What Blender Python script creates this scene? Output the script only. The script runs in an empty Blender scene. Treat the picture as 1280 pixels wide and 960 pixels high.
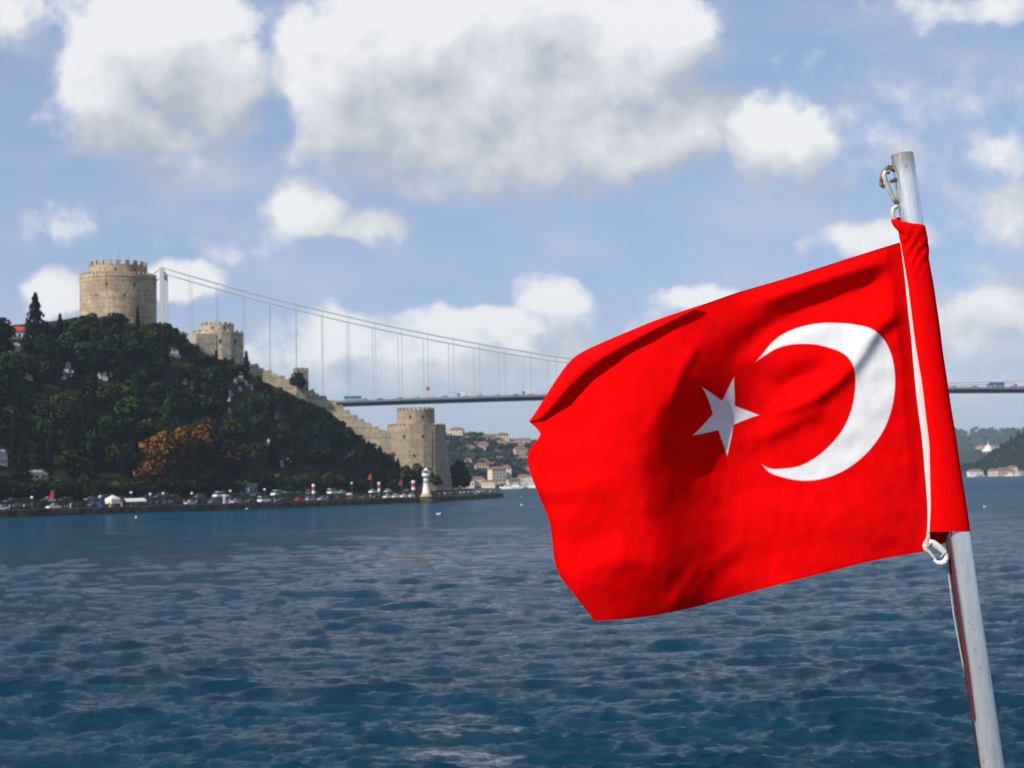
import bpy, bmesh, math, random
import numpy as np
from mathutils import Vector, Matrix, noise
R = math.radians
random.seed(7); rng = np.random.default_rng(7)
sc = bpy.context.scene
C = sc.collection

# ------------------------------------------------------------------ camera, sun, sky, exposure
F, CAMZ = 2000.0, 9.0                       # focal length in photo pixels, eye height above the water
PITCH, ROLL = math.atan((596.5 - 480) / F), R(-.9)
cam = bpy.data.cameras.new('camera'); cam_ob = bpy.data.objects.new('camera', cam); C.objects.link(cam_ob)
cam.sensor_width = 36.0; cam.lens = 36.0 * F / 1280; cam.clip_start = .05; cam.clip_end = 40000
CM = Matrix.Rotation(math.pi / 2 + PITCH, 3, 'X') @ Matrix.Rotation(ROLL, 3, 'Z')
cam_ob.matrix_world = Matrix.Translation((0, 0, CAMZ)) @ CM.to_4x4()
cam.dof.use_dof = True; cam.dof.focus_distance = 3.0; cam.dof.aperture_fstop = 16.5
sc.camera = cam_ob

SUN_EL = R(35)
SX, SY = -.74, -.672
LDIR = Vector((SX * math.cos(SUN_EL), SY * math.cos(SUN_EL), math.sin(SUN_EL))).normalized()
sun = bpy.data.lights.new('sun', 'SUN'); sun.energy = 4.2; sun.angle = R(.5); sun.color = (1, .94, .85)
sun_ob = bpy.data.objects.new('sun', sun); C.objects.link(sun_ob)
sun_ob.rotation_euler = LDIR.to_track_quat('Z', 'Y').to_euler(); sun_ob.location = (-50, -60, 80)

sc.view_settings.view_transform = 'Standard'; sc.view_settings.look = 'None'
sc.view_settings.exposure = 0.2; sc.view_settings.gamma = 1
sc.render.engine = 'CYCLES'
sc.cycles.use_denoising = True
sc.cycles.max_bounces = 6; sc.cycles.volume_bounces = 0; sc.cycles.transparent_max_bounces = 6
sc.cycles.caustics_reflective = False; sc.cycles.caustics_refractive = False
sc.cycles.sample_clamp_indirect = 4

def ray(px, py):
    d = CM @ Vector(((px - 640) / F, (480 - py) / F, -1)); return d.normalized()
def P(px, py, Y):
    d = ray(px, py); return Vector((0, 0, CAMZ)) + d * (Y / d.y)
CMT = np.array(CM).T
def proj(x, y, z):
    v = CMT @ np.array([x, y, z - CAMZ]); return 640 - F * v[0] / v[2], 480 + F * v[1] / v[2]
PXM = lambda Y: Y / F                       # metres per photo pixel at depth Y

class S:
    """node expression: S(tree).n('Type') with python operators on scalar sockets"""
    def __init__(s, t, o): s.t, s.o = t, o
    def _m(s, op, *a):
        n = s.t.nodes.new('ShaderNodeMath'); n.operation = op
        for i, v in enumerate((s,) + a):
            if isinstance(v, S): s.t.links.new(v.o, n.inputs[i])
            else: n.inputs[i].default_value = v
        return S(s.t, n.outputs[0])
    def __add__(s, o): return s._m('ADD', o)
    def __sub__(s, o): return s._m('SUBTRACT', o)
    def __mul__(s, o): return s._m('MULTIPLY', o)
    def __truediv__(s, o): return s._m('DIVIDE', o)
    def ss(s, a, b):
        n = s.t.nodes.new('ShaderNodeMapRange'); n.interpolation_type = 'SMOOTHSTEP'
        s.t.links.new(s.o, n.inputs[0]); n.inputs[1].default_value = a; n.inputs[2].default_value = b
        return S(s.t, n.outputs[0])
    def lin(s, a, b, c=0., d=1.):
        n = s.t.nodes.new('ShaderNodeMapRange')
        s.t.links.new(s.o, n.inputs[0])
        for i, v in enumerate((a, b, c, d)): n.inputs[i + 1].default_value = v
        return S(s.t, n.outputs[0])
def node(t, typ, ins=None, out=0, **kw):
    n = t.nodes.new(typ)
    for k, v in kw.items(): setattr(n, k, v)
    for k, v in (ins or {}).items():
        if isinstance(v, S): t.links.new(v.o, n.inputs[k])
        else: n.inputs[k].default_value = v
    return S(t, n.outputs[out])
def mixc(t, f, a, b, blend='MIX'):
    n = t.nodes.new('ShaderNodeMix'); n.data_type = 'RGBA'; n.blend_type = blend
    for i, v in ((0, f), (6, a), (7, b)):
        if isinstance(v, S): t.links.new(v.o, n.inputs[i])
        else: n.inputs[i].default_value = v if i == 0 else tuple(v) + (1,) * (4 - len(v))
    return S(t, n.outputs[2])

world = bpy.data.worlds.new('World'); sc.world = world; world.use_nodes = True
def build_world():
    t = world.node_tree; t.nodes.clear()
    K = .1
    sky = node(t, 'ShaderNodeTexSky', sky_type='NISHITA', sun_disc=False, sun_elevation=SUN_EL,
               sun_rotation=math.atan2(SX, SY), air_density=1.0, dust_density=.6, ozone_density=3.0, altitude=0)
    geo = node(t, 'ShaderNodeTexCoord')
    sep = t.nodes.new('ShaderNodeSeparateXYZ'); t.links.new(geo.o, sep.inputs[0])
    x, y, z = (S(t, sep.outputs[i]) for i in range(3))
    az = x._m('ARCTAN2', y); el = z._m('ARCSINE')
    p = node(t, 'ShaderNodeCombineXYZ', {0: az, 1: el})
    def vm(op, a, b=None, out=0):
        n = t.nodes.new('ShaderNodeVectorMath'); n.operation = op
        for i, v in ((0, a), (1, b)):
            if v is None: continue
            if isinstance(v, S): t.links.new(v.o, n.inputs[i])
            else: n.inputs[i].default_value = v
        return S(t, n.outputs[out])
    def fbm(vec, scale, detail, rough):
        return node(t, 'ShaderNodeTexNoise', {'Vector': vec, 'Scale': scale, 'Detail': detail, 'Roughness': rough})
    # cumulus banks: centre and radii in photo pixels turned into azimuth and elevation, weight
    blobs = [(200, 55, 120, 80, 1), (135, 105, 66, 66, .9), (262, 100, 80, 74, .95), (170, 160, 100, 42, .7), (232, 212, 60, 26, .45),
             (430, 95, 84, 105, .95), (530, 45, 110, 75, 1), (650, 20, 120, 65, .9), (500, 150, 120, 66, .8), (620, 175, 150, 74, .85),
             (760, 75, 110, 85, 1), (835, 45, 62, 60, 1), (740, 175, 170, 62, .85), (850, 150, 70, 66, .8),
             (985, 178, 66, 50, .85), (935, 165, 40, 44, .7), (1085, 210, 62, 34, .1),
             (385, 262, 52, 32, .8), (455, 284, 60, 24, .65), (295, 300, 55, 15, .2),
             (72, 366, 42, 30, .85), (232, 346, 52, 26, .9), (425, 408, 46, 24, .6), (600, 402, 110, 22, .6), (690, 372, 50, 26, .65), (520, 440, 220, 34, .3),
             (1248, 180, 50, 26, .35), (1262, 270, 54, 42, .5), (1085, 300, 70, 24, .6), (1245, 385, 62, 34, .55), (1265, 440, 50, 16, .55),
             (875, 372, 48, 20, .7), (1200, 10, 80, 18, .18), (85, 275, 36, 20, .12), (10, 15, 40, 36, .4), (1205, 445, 60, 20, .25), (600, 115, 160, 90, .95), (440, 130, 80, 90, .9), (560, 445, 300, 50, .42), (1235, 420, 100, 70, .30), (420, 190, 80, 44, .5), (560, 225, 150, 28, .45), (700, 232, 130, 22, .4), (1160, 190, 80, 40, .04)]
    def field(pv):
        B = None
        for cx, cy, rx, ry, w in blobs:
            d = ray(cx, cy); a, e = math.atan2(d.x, d.y), math.asin(d.z)
            k = F * 1.0
            q = vm('MULTIPLY', vm('SUBTRACT', pv, (a, e, 0)), (k / rx / 1.12, k / ry / 1.12, 0))
            v = S(t, vm('DOT_PRODUCT', q, q, 1).o)
            b = S(t, v.o)._m('MULTIPLY_ADD', -w, w)
            B = b if B is None else B._m('SMOOTH_MAX', b, .22)
        return B
    up = (-.012, .030, 0)
    p2 = vm('ADD', p, up)
    warp = node(t, 'ShaderNodeTexNoise', {'Vector': p, 'Scale': 26., 'Detail': 3., 'Roughness': .55}, out=1)
    pw = vm('ADD', p, vm('MULTIPLY', vm('SUBTRACT', warp, (.5, .5, .5)), (.030, .026, 0)))
    pw2 = vm('ADD', pw, up)
    B, B2 = field(pw), field(pw2)
    N1 = fbm(p, 38., 7., .56); L1 = fbm(pw, 15., 4.5, .55); L2 = fbm(vm('ADD', pw, (-.009, .016, 0)), 15., 4.5, .55)
    f = B + (N1 - .5) * 1.7
    lit = ((B - B2) * .9 + .5)._m('MAXIMUM', 0.)._m('MINIMUM', 1.)
    u_ = ((f + .24) / (lit * -.42 + 1.12))._m('MAXIMUM', 0.)._m('MINIMUM', 1.)
    alpha = u_ * u_ * (u_ * -2. + 3.)
    thin = fbm(vm('MULTIPLY', p, (1., 2.2, 1.)), 9., 5., .55)
    shade = (B - B2) * 1.0 + (L1 - L2) * 1.6 + (N1 - .5) * .9 + .42
    core = mixc(t, shade._m('MAXIMUM', 0.)._m('MINIMUM', 1.), (.43, .455, .51), (.80, .80, .81))
    skyc = mixc(t, el.lin(-.02, .5), (1.0, 1.0, 1.1), (1.0, 1.0, 1.0))
    blue = mixc(t, 1.0, sky, skyc, 'MULTIPLY')
    kcol = lambda c: mixc(t, 1.0, c, (1 / K,) * 3, 'MULTIPLY')
    blue = mixc(t, el.lin(0., .7, .72, .15), blue, (3.3, 4.2, 6.15))
    blue = mixc(t, el.ss(.13, .0) * .55, blue, (4.5, 5.1, 6.1))
    base = mixc(t, thin.ss(.42, .74) * .6, blue, (4.8, 5.2, 6.1))
    c1 = mixc(t, alpha * .92, base, kcol(core))
    # away from the pictured quarter of the sky: broken cloud of the same kind
    g = fbm(vm('MULTIPLY', geo, (1., 1., 2.)), 2.6, 6., .55)
    g2 = fbm(vm('ADD', vm('MULTIPLY', geo, (1., 1., 2.)), (-.03, -.03, .05)), 2.6, 6., .55)
    ga = g.ss(.50, .62)
    gc = mixc(t, ((g - g2) * 3. + .6)._m('MAXIMUM', 0.)._m('MINIMUM', 1.), (.30, .345, .43), (.80, .80, .82))
    c2 = mixc(t, ga * .9, base, kcol(gc))
    b1 = node(t, 'ShaderNodeBackground', {'Color': c1, 'Strength': K}); b2 = node(t, 'ShaderNodeBackground', {'Color': c2, 'Strength': K})
    inside = az._m('ABSOLUTE').lin(.42, .5, 1, 0) * el.lin(.36, .44, 1, 0)
    mx = node(t, 'ShaderNodeMixShader', {0: inside, 1: b2, 2: b1})
    out = t.nodes.new('ShaderNodeOutputWorld'); t.links.new(mx.o, out.inputs[0])
build_world()
world.cycles.sampling_method = 'MANUAL'; world.cycles.sample_map_resolution = 512

# ------------------------------------------------------------------ materials
MATS = {}
def mat(name, col=(.5, .5, .5), rough=.6, metal=0., var=.25, scale=3., col2=None, bump=0., bscale=None, rnd=0., spec=.5, trans=0., coord='Object'):
    """plain procedural surface: colour broken up by noise, optional per-object variation"""
    if name in MATS: return MATS[name]
    m = bpy.data.materials.new(name); m.use_nodes = True; MATS[name] = m
    t = m.node_tree; b = t.nodes['Principled BSDF']
    tc = t.nodes.new('ShaderNodeTexCoord')
    co = S(t, tc.outputs[coord])
    nz = node(t, 'ShaderNodeTexNoise', {'Vector': co, 'Scale': scale, 'Detail': 5., 'Roughness': .6})
    c2 = col2 or tuple(c * (1 - var) for c in col)
    c = mixc(t, nz.ss(.35, .65), c2, col)
    if rnd:
        oi = t.nodes.new('ShaderNodeObjectInfo')
        r = S(t, oi.outputs['Random'])
        hs = node(t, 'ShaderNodeHueSaturation', {'Hue': r.lin(0, 1, .5 - .02 * rnd, .5 + .03 * rnd), 'Value': (r * 7.31)._m('FRACT').lin(0, 1, 1 - .5 * rnd, 1 + .5 * rnd), 'Color': c})
        c = hs
    t.links.new(c.o, b.inputs['Base Color'])
    b.inputs['Roughness'].default_value = rough; b.inputs['Metallic'].default_value = metal
    b.inputs['Specular IOR Level'].default_value = spec
    if bump:
        n2 = node(t, 'ShaderNodeTexNoise', {'Vector': co, 'Scale': bscale or scale * 3, 'Detail': 4.})
        bp = t.nodes.new('ShaderNodeBump'); bp.inputs['Strength'].default_value = 1; bp.inputs['Distance'].default_value = bump
        t.links.new(n2.o, bp.inputs['Height']); t.links.new(bp.outputs[0], b.inputs['Normal'])
    if trans:
        tr = node(t, 'ShaderNodeBsdfTranslucent', {'Color': c})
        o = t.nodes['Material Output']
        mx = node(t, 'ShaderNodeMixShader', {0: trans, 1: S(t, b.outputs[0]), 2: tr})
        t.links.new(mx.o, o.inputs[0])
    return m

def stone(name, a, b, dark, course=.9):
    m = bpy.data.materials.new(name); m.use_nodes = True; t = m.node_tree; bs = t.nodes['Principled BSDF']
    tc = t.nodes.new('ShaderNodeTexCoord'); co = S(t, tc.outputs['Object'])
    sep = t.nodes.new('ShaderNodeSeparateXYZ'); t.links.new(co.o, sep.inputs[0]); z = S(t, sep.outputs[2])
    big = node(t, 'ShaderNodeTexNoise', {'Vector': co, 'Scale': .16, 'Detail': 4., 'Roughness': .65})
    med = node(t, 'ShaderNodeTexNoise', {'Vector': co, 'Scale': .7, 'Detail': 6., 'Roughness': .7})
    vor = node(t, 'ShaderNodeTexVoronoi', {'Vector': co, 'Scale': 1.4}, out=1)
    sv = t.nodes.new('ShaderNodeSeparateColor'); t.links.new(vor.o, sv.inputs[0])
    c = mixc(t, big.ss(.38, .62), a, b)
    c = mixc(t, med.ss(.45, .72), c, dark)
    c = mixc(t, S(t, sv.outputs[0]).lin(0, 1, 0, .45), c, tuple(v * .55 for v in b))
    # brick levelling courses and weather streaks
    wob = z + (med - .5) * .5
    cr = ((wob / (course * 4))._m('FRACT') - .5)._m('ABSOLUTE').ss(.42, .48)
    c = mixc(t, cr * .55, c, (.23, .13, .09))
    st = node(t, 'ShaderNodeMapping', {'Vector': co, 'Scale': (1.2, 1.2, .08)})
    sn = node(t, 'ShaderNodeTexNoise', {'Vector': st, 'Scale': 1., 'Detail': 4.})
    c = mixc(t, sn.ss(.55, .75) * .5, c, (.10, .085, .065))
    t.links.new(c.o, bs.inputs['Base Color']); bs.inputs['Roughness'].default_value = .95; bs.inputs['Specular IOR Level'].default_value = .15
    bp = t.nodes.new('ShaderNodeBump'); bp.inputs['Distance'].default_value = .05; t.links.new(med.o, bp.inputs['Height']); t.links.new(bp.outputs[0], bs.inputs['Normal'])
    return m
M_TOWER = stone('tower_stone', (.56, .46, .31), (.40, .28, .19), (.24, .19, .13))
M_WALL = stone('curtain_stone', (.58, .50, .36), (.46, .38, .27), (.27, .23, .165), 1.1)
M_SHORE = stone('shore_tower_stone', (.42, .34, .23), (.34, .26, .18), (.22, .18, .13), .8)
M_GREYST = stone('buttress_stone', (.36, .33, .29), (.28, .25, .22), (.18, .165, .14), .8)

# ------------------------------------------------------------------ mesh helpers
class MB:
    def __init__(s): s.v, s.f, s.m, s.sm = [], [], [], []
    def add(s, vs, fs, mi=0, smooth=False):
        o = len(s.v); s.v += [tuple(v) for v in vs]
        for f in fs: s.f.append(tuple(i + o for i in f)); s.m.append(mi); s.sm.append(smooth)
    def box(s, c, d, rz=0, mi=0, taper=1.):
        cx, cy, cz = c; dx, dy, dz = d[0] / 2, d[1] / 2, d[2] / 2; ca, sa = math.cos(rz), math.sin(rz)
        vs = []
        for k, tp in ((-1, 1.), (1, taper)):
            for i, j in ((-1, -1), (1, -1), (1, 1), (-1, 1)):
                x, y = i * dx * tp, j * dy * tp; vs.append((cx + x * ca - y * sa, cy + x * sa + y * ca, cz + k * dz))
        s.add(vs, [(3, 2, 1, 0), (4, 5, 6, 7), (0, 1, 5, 4), (1, 2, 6, 5), (2, 3, 7, 6), (3, 0, 4, 7)], mi)
    def rings(s, rings, mi=0, smooth=True, cap=True, closed=True):
        n = len(rings[0]); vs = [p for r in rings for p in r]; fs = []
        for i in range(len(rings) - 1):
            for j in range(n if closed else n - 1):
                k = (j + 1) % n; fs.append((i * n + j, i * n + k, (i + 1) * n + k, (i + 1) * n + j))
        s.add(vs, fs, mi, smooth)
        if cap and closed:
            s.add(rings[0], [tuple(range(n - 1, -1, -1))], mi); s.add(rings[-1], [tuple(range(n))], mi)
    def lathe(s, prof, n=24, c=(0, 0, 0), mi=0, smooth=True, cap=True):
        s.rings([[(c[0] + r * math.cos(2 * math.pi * k / n), c[1] + r * math.sin(2 * math.pi * k / n), c[2] + z) for k in range(n)] for r, z in prof], mi, smooth, cap)
    def tube(s, pts, rad, n=8, mi=0, smooth=True, cap=True, flat=1.):
        pts = [Vector(p) for p in pts]; rs = rad if isinstance(rad, (list, tuple)) else [rad] * len(pts)
        prev = None; rings = []
        for i, p in enumerate(pts):
            d = (pts[min(i + 1, len(pts) - 1)] - pts[max(i - 1, 0)]).normalized()
            if prev is None: a = d.orthogonal().normalized()
            else: a = (prev - d * prev.dot(d)).normalized()
            prev = a; b = d.cross(a)
            rings.append([p + (a * math.cos(2 * math.pi * k / n) + b * math.sin(2 * math.pi * k / n) * flat) * rs[i] for k in range(n)])
        s.rings(rings, mi, smooth, cap)
    def mesh(s, name, mats):
        me = bpy.data.meshes.new(name); me.from_pydata(s.v, [], s.f)
        for m in (mats if isinstance(mats, (list, tuple)) else [mats]): me.materials.append(m)
        me.polygons.foreach_set('material_index', s.m); me.polygons.foreach_set('use_smooth', s.sm)
        bm = bmesh.new(); bm.from_mesh(me); bmesh.ops.recalc_face_normals(bm, faces=bm.faces); bm.to_mesh(me); bm.free()
        me.update(); return me
def link(name, me, parent=None, loc=None, rz=0, sca=None):
    o = bpy.data.objects.new(name, me); C.objects.link(o)
    if parent: o.parent = parent
    if loc is not None: o.location = loc
    o.rotation_euler.z = rz
    if sca is not None: o.scale = sca
    return o
def tag(o, label=None, cat=None, group=None, kind=None):
    if label: o['label'] = label
    if cat: o['category'] = cat
    if group: o['group'] = group
    if kind: o['kind'] = kind
    return o
def thing(name, label, cat, loc=(0, 0, 0), rz=0, group=None):
    return tag(link(name, None, None, loc, rz), label, cat, group)
def dup(root, loc, rz=0, sca=None, label=None, group=None):
    r = root.copy(); C.objects.link(r); r.location = loc; r.rotation_euler.z = rz
    if sca is not None: r.scale = sca
    if label: r['label'] = label
    if group: r['group'] = group
    for ch in list(root.children):
        c = ch.copy(); C.objects.link(c); c.parent = r
        for g in list(ch.children):
            d = g.copy(); C.objects.link(d); d.parent = c
    return r
def recol(root, name, m):
    for ch in root.children:
        if ch.name.split('.')[0] == name: ch.material_slots[0].link = 'OBJECT'; ch.material_slots[0].material = m
ORD = ['first', 'second', 'third', 'fourth', 'fifth', 'sixth', 'seventh', 'eighth', 'ninth', 'tenth', 'eleventh', 'twelfth', 'thirteenth', 'fourteenth',
       'fifteenth', 'sixteenth', 'seventeenth', 'eighteenth', 'nineteenth', 'twentieth'] + ['%s-%s' % (a, b) for a in ('twenty', 'thirty', 'forty') for b in ('first', 'second', 'third', 'fourth', 'fifth', 'sixth', 'seventh', 'eighth', 'ninth')]
def label_all(items, fmt):
    """items: (object, px, kind, place) -> unique label, counting like things from the left"""
    cells = {}
    for it in items: cells.setdefault((it[2], it[3]), []).append(it)
    for (k, pl), L in cells.items():
        L.sort(key=lambda i: i[1])
        for n, it in enumerate(L):
            it[0]['label'] = fmt(k, pl, ORD[n] if len(L) > 1 else None)
def tps(src, dst, lam=0.):
    src, dst = np.asarray(src, float), np.asarray(dst, float)
    if dst.ndim == 1: dst = dst[:, None]
    n = len(src)
    def U(d2): return .5 * d2 * np.log(np.maximum(d2, 1e-12))
    d2 = ((src[:, None] - src[None]) ** 2).sum(-1)
    A = np.zeros((n + 3, n + 3)); A[:n, :n] = U(d2) + lam * np.eye(n); A[:n, n] = 1; A[:n, n + 1:] = src; A[n:, :n] = A[:n, n:].T
    w = np.linalg.solve(A, np.vstack([dst, np.zeros((3, dst.shape[1]))]))
    def f(q):
        q = np.asarray(q, float); d2 = ((q[:, None] - src[None]) ** 2).sum(-1)
        return U(d2) @ w[:n] + w[n] + q @ w[n + 1:]
    return f
def grid_mesh(name, V, nr, nc, m, smooth=True, wrap=False):
    me = bpy.data.meshes.new(name); V = np.asarray(V, np.float32).reshape(-1, 3)
    i = np.arange(nr - 1)[:, None]; j = np.arange(nc if wrap else nc - 1)[None]
    k = (j + 1) % nc
    q = np.stack([i * nc + j, i * nc + k, (i + 1) * nc + k, (i + 1) * nc + j], -1).reshape(-1, 4).astype(np.int32)
    me.vertices.add(len(V)); me.vertices.foreach_set('co', V.ravel())
    me.loops.add(q.size); me.loops.foreach_set('vertex_index', q.ravel())
    me.polygons.add(len(q)); me.polygons.foreach_set('loop_start', np.arange(0, q.size, 4, dtype=np.int32)); me.polygons.foreach_set('loop_total', np.full(len(q), 4, np.int32))
    me.polygons.foreach_set('use_smooth', np.full(len(q), smooth)); me.materials.append(m); me.update(); me.validate(); return me

# ------------------------------------------------------------------ water
def water_material():
    m = bpy.data.materials.new('sea_water'); m.use_nodes = True; t = m.node_tree; b = t.nodes['Principled BSDF']
    tc = t.nodes.new('ShaderNodeTexCoord'); co = S(t, tc.outputs['Object'])
    st = node(t, 'ShaderNodeMapping', {'Vector': co, 'Scale': (.36, 1., 1.), 'Rotation': (0, 0, .18)})
    n1 = node(t, 'ShaderNodeTexNoise', {'Vector': st, 'Scale': 1.5, 'Detail': 8., 'Roughness': .68, 'Distortion': .5})
    n2 = node(t, 'ShaderNodeTexNoise', {'Vector': st, 'Scale': .22, 'Detail': 5., 'Roughness': .6})
    gu = node(t, 'ShaderNodeTexNoise', {'Vector': node(t, 'ShaderNodeMapping', {'Vector': co, 'Scale': (.010, .03, 1.)}), 'Scale': 1., 'Detail': 3.})
    h = n1 * .36 + n2 * .85
    bp = t.nodes.new('ShaderNodeBump'); bp.inputs['Distance'].default_value = 1.0
    t.links.new(h.o, bp.inputs['Height']); t.links.new(gu.lin(.35, .65, .45, 1.).o, bp.inputs['Strength'])
    # foam: the wake left by the ferry, and thin streaks
    sp = t.nodes.new('ShaderNodeSeparateXYZ'); t.links.new(co.o, sp.inputs[0]); x, y = S(t, sp.outputs[0]), S(t, sp.outputs[1])
    fo = node(t, 'ShaderNodeTexNoise', {'Vector': st, 'Scale': 1.1, 'Detail': 8., 'Roughness': .72})
    dx, dy = (x + 1.9) / 3.6, (y - 54.) / 9.
    patch = ((dx * dx + dy * dy) * -1. + 1.)._m('MAXIMUM', 0.)
    foam = (fo + patch * .14).ss(.60, .84) * patch.ss(0., .5) * .55
    far = node(t, 'ShaderNodeTexNoise', {'Vector': node(t, 'ShaderNodeMapping', {'Vector': co, 'Scale': (.02, .10, 1.), 'Rotation': (0, 0, .1)}), 'Scale': 1., 'Detail': 7., 'Roughness': .7})
    streak = far.ss(.64, .74) * .18
    deep = mixc(t, gu.ss(.35, .65), (.002, .022, .044), (.003, .034, .062))
    c = mixc(t, foam._m('MAXIMUM', streak), deep, (.62, .66, .70))
    t.links.new(c.o, b.inputs['Base Color'])
    dist = (x * x + y * y)._m('SQRT')
    t.links.new((dist.ss(60., 900.) * .22 + .06 + foam * .4).o, b.inputs['Roughness']); b.inputs['IOR'].default_value = 1.333; b.inputs['Specular IOR Level'].default_value = .40; b.inputs['Specular Tint'].default_value = (.78, .90, 1., 1)
    t.links.new(bp.outputs[0], b.inputs['Normal'])
    paws = node(t, 'ShaderNodeTexNoise', {'Vector': node(t, 'ShaderNodeMapping', {'Vector': co, 'Scale': (.055, .16, 1.), 'Rotation': (0, 0, .12)}), 'Scale': 1., 'Detail': 8., 'Roughness': .68})
    # light scattered back up out of the deep water between the glints
    body = node(t, 'ShaderNodeBsdfDiffuse', {'Color': mixc(t, gu.ss(.35, .65), (.002, .044, .086), (.004, .060, .112))})
    t.links.new(bp.outputs[0], body.o.node.inputs['Normal'])
    mx = node(t, 'ShaderNodeMixShader', {0: (dist.ss(60., 450.) * .46 + .14 + (paws - .5) * 1.1)._m('MAXIMUM', 0.)._m('MINIMUM', .92) * (foam * -1. + 1.), 1: S(t, b.outputs[0]), 2: body})
    t.links.new(mx.o, t.nodes['Material Output'].inputs[0])
    return m
def build_water():
    r = np.concatenate([np.geomspace(1.5, 40, 24)[:-1], 18000. / np.arange(450, 5, -.72), np.geomspace(3700, 14000, 14)])
    half = np.arange(0, .36, .0010); wide = np.cumsum(np.geomspace(.0015, .16, 48)); wide = wide * ((math.pi - .362) / wide[-1]) + .36
    a = np.concatenate([half, wide[:-1]]); ang = np.concatenate([-a[::-1], a[1:], [math.pi]])
    rr, aa = np.meshgrid(r, ang, indexing='ij')
    X, Y = rr * np.sin(aa), rr * np.cos(aa)
    dr = np.gradient(r)[:, None] + 0 * aa; da = np.maximum(np.gradient(ang)[None] * rr, .02)
    Z = np.zeros_like(X); DX = np.zeros_like(X); DY = np.zeros_like(X)
    n = 120
    lam = np.geomspace(.42, 12, n) * rng.uniform(.93, 1.07, n)
    th = R(-80) + rng.normal(0, .46, n)
    slope = np.where(lam > 4.5, .014, np.where(lam < 1.2, .066, .054))
    gust = 1 + .28 * np.sin(X * .031 + Y * .017 + 1.) * np.sin(Y * .043 - X * .02) + .2 * np.sin(X * .09 - Y * .05 + 2.)
    far = np.clip((rr - 80) / 220, 0, 1)
    for i in range(n):
        k = 2 * math.pi / lam[i]; kx, ky = k * math.cos(th[i]), k * math.sin(th[i])
        kr = np.abs(kx * np.sin(aa) + ky * np.cos(aa)); ka = np.abs(kx * np.cos(aa) - ky * np.sin(aa))
        att = np.exp(-(kr * dr / 2.6) ** 2 - (ka * da / 2.6) ** 2)
        if att.max() < 1e-3: continue
        ph = kx * X + ky * Y + rng.uniform(0, 6.28); A = slope[i] / k * att * gust * (1 + (.5 * far if lam[i] > 3 else 0))
        Z += A * np.cos(ph); s = A * np.sin(ph) * .9; DX -= s * kx / k; DY -= s * ky / k
    V = np.stack([X + DX, Y + DY, Z], -1)
    o = link('water', grid_mesh('water', V, len(r), len(ang), water_material(), wrap=True)); tag(o, kind='structure', label='dark blue choppy water of the strait'); return o
build_water()

# ------------------------------------------------------------------ near shore: quay, roads, hillside
SHY = [200, 300, 380, 447, 514, 560, 607.5, 660, 713, 735, 790, 900, 1100]
SHX = [-300, -235, -188, -143, -88, -60, -34, -17, -4, -22, -90, -190, -330]
def shx(Y): return float(np.interp(Y, SHY, SHX))
wallpts = [(148, 398, 660), (200, 405, 663), (272, 450, 668), (310, 467, 671), (376, 497, 676), (410, 512, 679), (440, 540, 682), (470, 562, 685), (500, 590, 688)]
tp_src, tp_z = [], []
for Y in range(260, 720, 40): tp_src.append((shx(Y) - 27, Y)); tp_z.append(3.8)
for px, py, Y in wallpts: q = P(px, py, Y); tp_src.append((q.x, q.y)); tp_z.append(q.z)
for x, y, z in ((-188, 575, 57), (-225, 610, 66), (-265, 540, 62), (-300, 470, 52), (-190, 700, 72), (-130, 740, 50), (-60, 730, 6), (-260, 800, 60), (-330, 360, 40), (-380, 260, 40), (-400, 700, 70), (-500, 500, 60)):
    tp_src.append((x, y)); tp_z.append(z)
_hill = tps(np.array(tp_src) / 100, tp_z, .002)
def ground(x, y):
    q = shx(y) - x
    if q < 13: return 1.9
    if q < 27: return 3.8
    h = float(_hill(np.array([[x / 100, y / 100]]))[0, 0]); k = min(1, (q - 27) / 8)
    return 3.8 + max(0, h - 3.8) * k
def on_shore(px, q):
    lo, hi = 330., 716.
    for _ in range(40):
        Y = (lo + hi) / 2; x = shx(Y) - q
        if proj(x, Y, 2)[0] < px: lo = Y
        else: hi = Y
    return shx(Y) - q, Y
def shdir(Y): return math.atan2(2, shx(Y + 1) - shx(Y - 1))
M_HILL = mat('hill_earth', (.016, .020, .009), .95, scale=.15, col2=(.024, .019, .011), bump=.3, bscale=.6, spec=.1)
M_PAVE = mat('promenade_paving', (.33, .29, .24), .9, scale=.4, var=.35, spec=.2)
M_ROAD = mat('asphalt', (.055, .053, .052), .9, scale=.5, var=.3, spec=.2)
M_QUAY = mat('quay_masonry', (.11, .085, .06), .9, scale=.35, col2=(.035, .03, .024), bump=.2, bscale=.9, spec=.2)
M_RET = mat('retaining_masonry', (.12, .105, .085), .95, scale=.4, var=.5, bump=.1, spec=.1)
def strip(name, qs, zs, m, y0=215, y1=1090, step=8):
    ys = np.arange(y0, y1 + .1, step)
    V = [[(shx(Y) - q, Y, z) for q, z in zip(qs, zs)] for Y in ys]
    o = link(name, grid_mesh(name, V, len(ys), len(qs), m, smooth=False)); return tag(o, kind='structure')
strip('quay_wall', (.0, 0.02, .9, .92), (-3, 1.95, 2.05, 1.9), M_QUAY)
strip('promenade', (.92, 5), (1.9, 1.9), M_PAVE)
strip('lower_road', (5, 13), (1.88, 1.88), M_ROAD)
strip('retaining_wall', (13, 13.02, 13.5, 13.52), (1.5, 4.1, 4.1, 3.8), M_RET)
strip('upper_road', (13.52, 24.), (3.8, 3.8), M_ROAD)
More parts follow.
